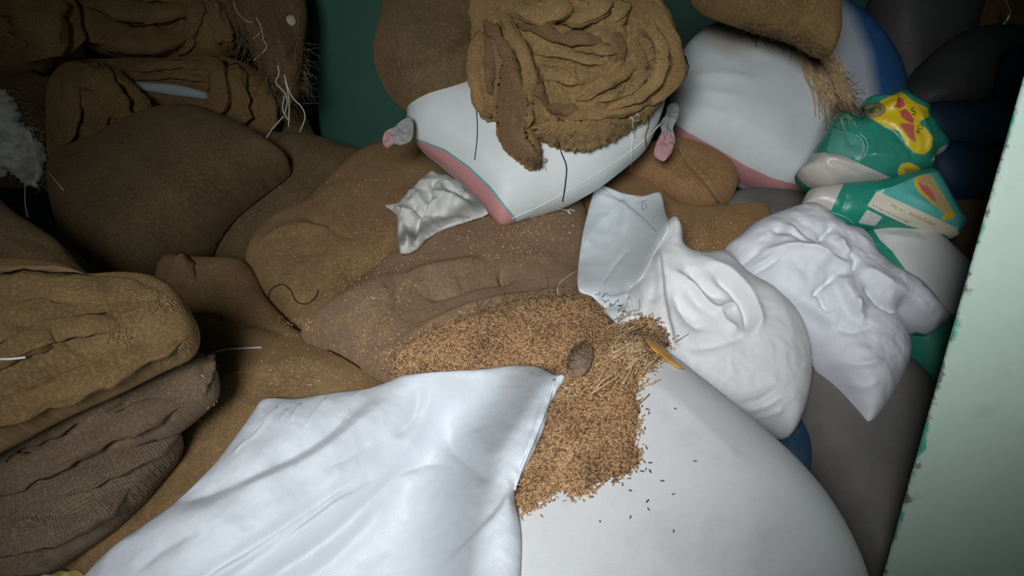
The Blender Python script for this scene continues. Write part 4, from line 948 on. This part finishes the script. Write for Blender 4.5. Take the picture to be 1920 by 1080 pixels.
# --- sack ears and strings
GPINK = poly('grey_pink_ear', (0.30, 0.30, 0.29), [(0.50, 0.27, 0.28)], dirt=0.06, soft=3)
e = puff('sack_ear', [(717, 268), (721, 248), (738, 238), (752, 226), (768, 218), (776, 232), (772, 262), (752, 272), (738, 270), (726, 278)], 1.78, GPINK, elev=30, T=0.006, Tb=0.006, hpx=2.6, parent=s1, prints=[[(710, 240), (735, 245), (738, 285), (710, 285)]], crumple=0.010, cscale=24, center=(745, 252))
e = puff('sack_ear', [(1226, 290), (1230, 268), (1240, 246), (1236, 232), (1248, 214), (1252, 198), (1266, 192), (1274, 204), (1270, 226), (1262, 240), (1266, 262), (1260, 286), (1246, 302), (1236, 300)], 1.95, GPINK, elev=30, T=0.006, Tb=0.006, hpx=2.6, parent=s2, prints=[[(1200, 262), (1240, 246), (1262, 252), (1290, 246), (1290, 320), (1200, 320)]], crumple=0.010, cscale=24, folds=[([(1262, 196), (1256, 230), (1246, 290)], -0.006, 4)])
def string(label, pts, mat, rad, objs, off=0.003, Y=None, n=18, name='string', cat='string'):
    return tag(strand(name, pts, mat, rad, objs, off, Y, n=n), label, cat)
string('black string hanging over the striped sack below the rags', [(1047, 265), (1052, 285), (1062, 312), (1060, 345), (1055, 378)], M_THREAD_K, 0.0016, [s1, flap], 0.003)
string('short dark thread down the striped sack left of the rag tail', [(893, 203), (895, 235), (894, 265), (890, 300)], M_THREAD_K, 0.0011, [s1, hb])
string('white thread dangling from the rags at the right of the striped sack', [(1184, 212), (1189, 240), (1185, 280), (1183, 322)], M_THREAD_W, 0.0014, [s1, rag, j10])
string('white looped thread knotted on the rag flap', [(1180, 216), (1190, 228), (1200, 222), (1192, 212), (1186, 232), (1190, 250)], M_THREAD_W, 0.0012, [s1] + RAGS + [flap], 0.006)
string('brown frayed cord dangling right of the white thread', [(1218, 214), (1216, 236), (1210, 255), (1212, 275)], M_FIBRE_D, 0.002, [s1, rag, j10, s2])
string('black curly thread on the brown sack', [(503, 565), (508, 543), (530, 533), (545, 545), (556, 565), (575, 570), (592, 557), (597, 543)], M_THREAD_K, 0.0014, [j2], n=30)
string('white plastic strip lying on the broad ribbed sack', [(400, 661), (425, 655), (455, 653), (491, 651)], M_THREAD_W, 0.0020, [j5, j1], 0.004)
string('white plastic strip at the left edge on the folded sack', [(-6, 673), (20, 673), (48, 670)], M_THREAD_W, 0.0018, [j6], 0.020)
string('pale fibre curling at the back corner of the torn sack', [(1086, 505), (1062, 520), (1046, 535), (1046, 552)], M_THREAD_W, 0.0010, [j1, bed2])
string('small white curled thread behind the pale sheet', [(1048, 392), (1062, 394), (1070, 402), (1066, 392), (1078, 396)], M_THREAD_W, 0.0014, [j1, j11, s1])
seam = strand('seam', [(1238, 232), (1216, 256), (1160, 300), (1080, 350), (1010, 388), (960, 410)], poly('seam_tape', (0.70, 0.72, 0.70)), 0.0014, [s1], 0.001, parent=s1, n=40)
for i, (lb, pts) in enumerate([('long wavy white thread below the frayed tail', [(521, 122), (523, 140), (517, 155), (535, 175), (538, 195), (533, 215)]), ('rightmost white thread bending towards the green pillar', [(533, 140), (540, 165), (550, 185), (565, 200), (572, 220), (562, 248)]), ('straight white thread hanging from the frayed tail', [(535, 150), (542, 190), (541, 238)]),
        ('short white thread between the hanging threads', [(533, 180), (530, 205), (540, 225)]), ('white thread slanting down left from the frayed tail', [(532, 218), (512, 240), (497, 262)])]):
    string(lb, pts, M_THREAD_W, 0.0017, None, Y=2.12, n=16)
for lb, pts in [('pale thread looping on the frayed tail near the top', [(437, 2), (445, 22), (460, 38), (474, 42)]), ('pale zigzag straw on the frayed tail', [(480, 32), (490, 52), (494, 75), (500, 90), (475, 114)]), ('short pale straw on the frayed tail', [(491, 57), (483, 66), (475, 73)])]:
    string(lb, pts, M_THREAD_W, 0.0015, [fr, t2], 0.006)
fringe('frayed_edge', [(445, 40), (480, 100), (520, 160), (548, 190)], [(0.2, 1)], 50, 150, M_FIBRE_D, [fr], Y=2.2, parent=fr, rad=0.0013, jitter=0.4, off=(0.002, 0.03))['kind'] = 'stuff'
fringe('frayed_edge', [(560, 60), (568, 110), (556, 170)], [(0.4, 1)], 40, 60, M_FIBRE_D, [fr], Y=2.2, parent=fr, rad=0.0011, jitter=0.6, off=(0.002, 0.02))['kind'] = 'stuff'
chip = puff('husk_chip', [(537, 34), (545, 28), (553, 32), (556, 44), (548, 50), (540, 44)], 2.30, plain('pale_chip', (0.62, 0.56, 0.42), 0.6, 0.1), elev=25, T=0.012, Tb=0.004, hpx=2.5, lump=0.004, drape=[fr], lift=0.002)
tag(chip, 'small cream chip stuck on the frayed jute tail', 'chip')

# --- netting at the left edge
net = puff('netting_wad', [(-40, 170), (0, 164), (16, 172), (34, 200), (42, 225), (62, 252), (84, 276), (86, 300), (80, 325), (68, 352), (45, 346), (20, 325), (5, 332), (-40, 330)], 2.0, poly('dirty_netting', (0.88, 0.87, 0.72), dirt=0.24, dirtcol=(0.05, 0.05, 0.04), dirtscale=26, crease=1.0), elev=20, az=10, T=0.03, Tb=0.004, hpx=3.0, crumple=0.013, cscale=17, seed=80, ragged=0.003, drape=[m1, m2, j3, j9], dsmooth=60, lift=0.012)
tag(net, 'dirty white netting wad hanging at the left edge', 'netting')
fringe('loose_fibre', [(10, 175), (50, 240), (84, 280), (70, 350)], [(0.7, 0.7)], 34, 40, M_THREAD_W, [net], rad=0.0007, parent=net, jitter=0.9, off=(0.002, 0.02))['kind'] = 'stuff'
string('thin white thread hanging under the netting wad', [(47, 350), (47, 380), (52, 408)], M_THREAD_W, 0.0020, [m1, m2, j3, j9], 0.01)
string('white thread sticking out right of the netting wad', [(88, 320), (104, 338), (119, 357)], M_THREAD_W, 0.0017, [m1, m2, j3, j9], 0.01)
scrap = puff('paper_scrap', [(68, 1086), (84, 1077), (98, 1078), (112, 1070), (130, 1071), (146, 1068), (158, 1078), (170, 1092), (120, 1110), (80, 1105)], 0.78, plain('yellow_paper', (0.55, 0.42, 0.16), 0.7, 0.15), elev=60, T=0.008, Tb=0.004, hpx=4, lump=0.004, drape=[j5, j8], lift=0.006)
tag(scrap, 'yellowish torn scrap at the bottom left edge', 'scrap')

# --- frayed spots on the left stack
fringe('frayed_spot', [(275, 560), (320, 565)], [(1, 0.2)], 26, 22, M_FIBRE, [j6], parent=j6, jitter=1.2, rad=0.0005)['kind'] = 'stuff'
fringe('frayed_spot', [(190, 610), (240, 640)], [(1, 0.5)], 24, 22, M_FIBRE, [j6], parent=j6, jitter=1.0, rad=0.0005)['kind'] = 'stuff'
fringe('frayed_edge', [(100, 760), (200, 715), (300, 675), (360, 640)], [(0.2, 1)], 9, 120, M_FIBRE, [j6, j7], parent=j6, jitter=0.5, rad=0.0004)['kind'] = 'stuff'
fringe('frayed_edge', [(210, 960), (260, 905), (300, 870)], [(0.3, 1)], 16, 30, M_FIBRE_D, [j8, j5], parent=j8, jitter=0.9, rad=0.0005)['kind'] = 'stuff'

# --- lettering and printed rings on the green bags
def lettering(txt, px, ang, size, mat, target, parent, aspect=1.0, off=0.0015):
    cu = bpy.data.curves.new('lettering', 'FONT'); cu.body = txt; cu.size = 1.0; cu.resolution_u = 3
    ob = bpy.data.objects.new('lettering_source', cu); COL.objects.link(ob)
    bpy.context.view_layer.update()
    me = ob.evaluated_get(bpy.context.evaluated_depsgraph_get()).to_mesh()
    V = np.array([v.co[:2] for v in me.vertices]); Fc = [list(p.vertices) for p in me.polygons]
    ob.to_mesh_clear(); COL.objects.unlink(ob); bpy.data.objects.remove(ob)
    a = math.radians(ang)
    q = np.column_stack([px[0] + size * (V[:, 0] * aspect * math.cos(a) + V[:, 1] * math.sin(a)), px[1] + size * (V[:, 0] * aspect * math.sin(a) - V[:, 1] * math.cos(a))])
    P = on_surface(q, [target], off)
    return mesh_obj('lettering', P, Fc, mat, parent, smooth=False)
INK = plain('dark_ink', (0.05, 0.045, 0.03), 0.6, 0.1); INK_G = plain('grey_ink', (0.30, 0.28, 0.24), 0.6, 0.1); INK_R = plain('red_ink', (0.62, 0.14, 0.10), 0.6, 0.1)
lettering('Mfg. by :', (1670, 387), 24, 8.5, INK_G, b2, b2)
lettering('Ashoka Cotton', (1703, 402), 24, 9.5, INK_R, b2, b2, aspect=0.92)
lettering('A-4 New Indl. Estate, Near', (1634, 386), 25.5, 7.2, INK_G, b2, b2, aspect=0.98)
lettering('S', (1710, 216), -15, 20, INK, b1, b1)
lettering('PO', (1726, 252), -70, 14, INK, b1, b1)
PW = plain('white_ink', (0.62, 0.72, 0.66), 0.5, 0.05)
for pts in ([(1604, 252), (1616, 262), (1620, 276), (1614, 290), (1604, 300)], [(1612, 250), (1624, 262), (1627, 278), (1620, 294)]):
    strand('printed_ring', pts, PW, 0.0009, [b1], 0.0004, parent=b1, n=14, sides=4)
for pts in ([(1556, 398), (1572, 402), (1590, 410), (1602, 420)], [(1552, 404), (1570, 409), (1586, 418)]):
    strand('printed_line', pts, PW, 0.0007, [b2], 0.0004, parent=b2, n=10, sides=4)
strand('printed_seal', [(1632, 402), (1640, 398), (1646, 404), (1638, 410), (1632, 404)], plain('pink_ink', (0.55, 0.35, 0.36), 0.6, 0.1), 0.0006, [b2], 0.0004, parent=b2, n=12, sides=4)
tie = strand('neck_tie', [(1622, 204), (1632, 200), (1648, 198), (1656, 206), (1646, 214), (1630, 216), (1622, 210)], M_FIBRE, 0.006, [b1], 0.004, parent=b1, n=22, sides=8)

# --- seams and hems
M_SEAM = jute('jute_seam', (0.20, 0.125, 0.062), (0.30, 0.195, 0.10))
strand('seam', [(1270, 280), (1288, 308), (1325, 350), (1347, 380)], M_SEAM, 0.0035, [j10], 0.0, parent=j10, n=20, sides=6)
strand('hem', [(-10, 505), (60, 503), (110, 503), (148, 513), (172, 527), (190, 532)], M_SEAM, 0.0042, [j6, j9], -0.001, parent=j6, n=26, sides=6)
strand('hem', [(1040, 712), (1020, 775), (1000, 826), (978, 878), (964, 918)], M_WHITE, 0.0030, [w1], 0.0, parent=w1, n=40, sides=6)
for a, b in (((520, 762), (440, 848)), ((563, 757), (546, 787)), ((612, 746), (571, 799)), ((655, 768), (636, 794))):
    strand('tape_edge', [a, ((a[0] + b[0]) / 2 - 3, (a[1] + b[1]) / 2), b], M_WHITE, 0.0013, [w1], 0.0, parent=w1, n=12, sides=5)

# --- stitching and dark crinkles on the pale sheet
M_STITCH = plain('grey_stitch', (0.30, 0.31, 0.31), 0.8, 0.2)
strand('stitch_line', [(1128, 352), (1165, 378), (1200, 404), (1232, 436)], M_STITCH, 0.0008, [sheet], 0.0004, parent=sheet, n=24, sides=4)
strand('stitch_knot', [(1193, 384), (1205, 378), (1212, 388), (1206, 396), (1204, 378), (1216, 376)], M_STITCH, 0.0009, [sheet], 0.001, parent=sheet, n=20, sides=4)
strand('crease_line', [(1132, 535), (1150, 505), (1176, 474)], M_STITCH, 0.0005, [sheet], 0.0004, parent=sheet, n=14, sides=4)  # thin grey line laid along a crease of the sheet

# --- creased folds of the rolled jute bundles
for par, mt, items in ((t2, M_JUTE_Y, [([(120, 5), (190, 55), (260, 76), (345, 66)], 27), ([(140, -25), (220, 12), (300, 24), (360, 4)], 22), ([(368, -5), (360, 50), (345, 98)], 13), ([(396, -5), (412, 45), (426, 96)], 15)]),
                   (m3, M_JUTE_Y, [([(225, 130), (320, 121), (400, 124)], 9), ([(240, 146), (330, 140), (400, 152)], 8), ([(404, 112), (412, 170), (402, 228)], 15), ([(438, 125), (450, 185), (455, 245)], 16), ([(478, 145), (500, 190), (506, 240)], 14)]),
                   (m2, M_JUTE_Y, [([(140, 124), (132, 190), (122, 285)], 15), ([(150, 124), (172, 190), (186, 270)], 16), ([(160, 124), (210, 180), (238, 250)], 19), ([(180, 124), (240, 170), (284, 228)], 15)]),
                   (t1, M_JUTE_Y, [([(20, -30), (70, 30), (90, 120)], 36), ([(80, -30), (120, 30), (130, 105)], 22)])):
    for i, (pp, rd) in enumerate(items):
        roll(par, pp, rd, mt, [par], sink=0.55, name='fold', seed=i * 2.3 + rd, squash=0.5, n=34, sides=20)
roll(j5, [(352, 540), (345, 505), (340, 480)], 15, M_JUTE, [j5, j3], sink=0.4, name='sack_ear', seed=5, squash=0.7, n=16, sides=14)
fringe('frayed_edge', [(1066, 690), (1072, 655), (1095, 643), (1110, 665), (1098, 700)], [(0.3, 1)], 20, 70, M_FIBRE_D, [ear3, bed, bed2], parent=j1, jitter=1.4, rad=0.0007, off=(0.001, 0.01))['kind'] = 'stuff'
fringe('dark_crumbs', [(1125, 560), (1150, 572), (1165, 590)], [(1, -0.2)], 14, 16, M_THREAD_K, [sheet], parent=sheet, jitter=0.6, rad=0.0008, off=(0.0008, 0.003), start_jit=9)['kind'] = 'stuff'
# --- turned-over folds on the left stack
for par, mt, items in ((j6, M_JUTE_L, [([(-60, 800), (80, 742), (200, 690), (285, 652), (335, 622)], 28), ([(-60, 545), (60, 535), (150, 545), (250, 552), (320, 575)], 24), ([(-40, 690), (60, 640), (160, 610), (240, 605)], 22)]),
                       (j7, M_JUTE_M, [([(-40, 915), (100, 860), (220, 800), (340, 745)], 24), ([(-40, 850), (90, 800), (170, 760), (260, 725)], 20), ([(395, 665), (388, 700), (378, 740)], 10)]),
                       (j8, M_JUTE_G, [([(-40, 1015), (80, 1000), (170, 965), (230, 910)], 24), ([(-40, 950), (120, 905), (260, 850), (320, 810)], 26)])):
    for i, (pp, rd) in enumerate(items):
        roll(par, pp, rd, mt, [par], sink=0.72, name='fold', seed=i * 4.3 + rd, squash=0.42, n=40, sides=22)
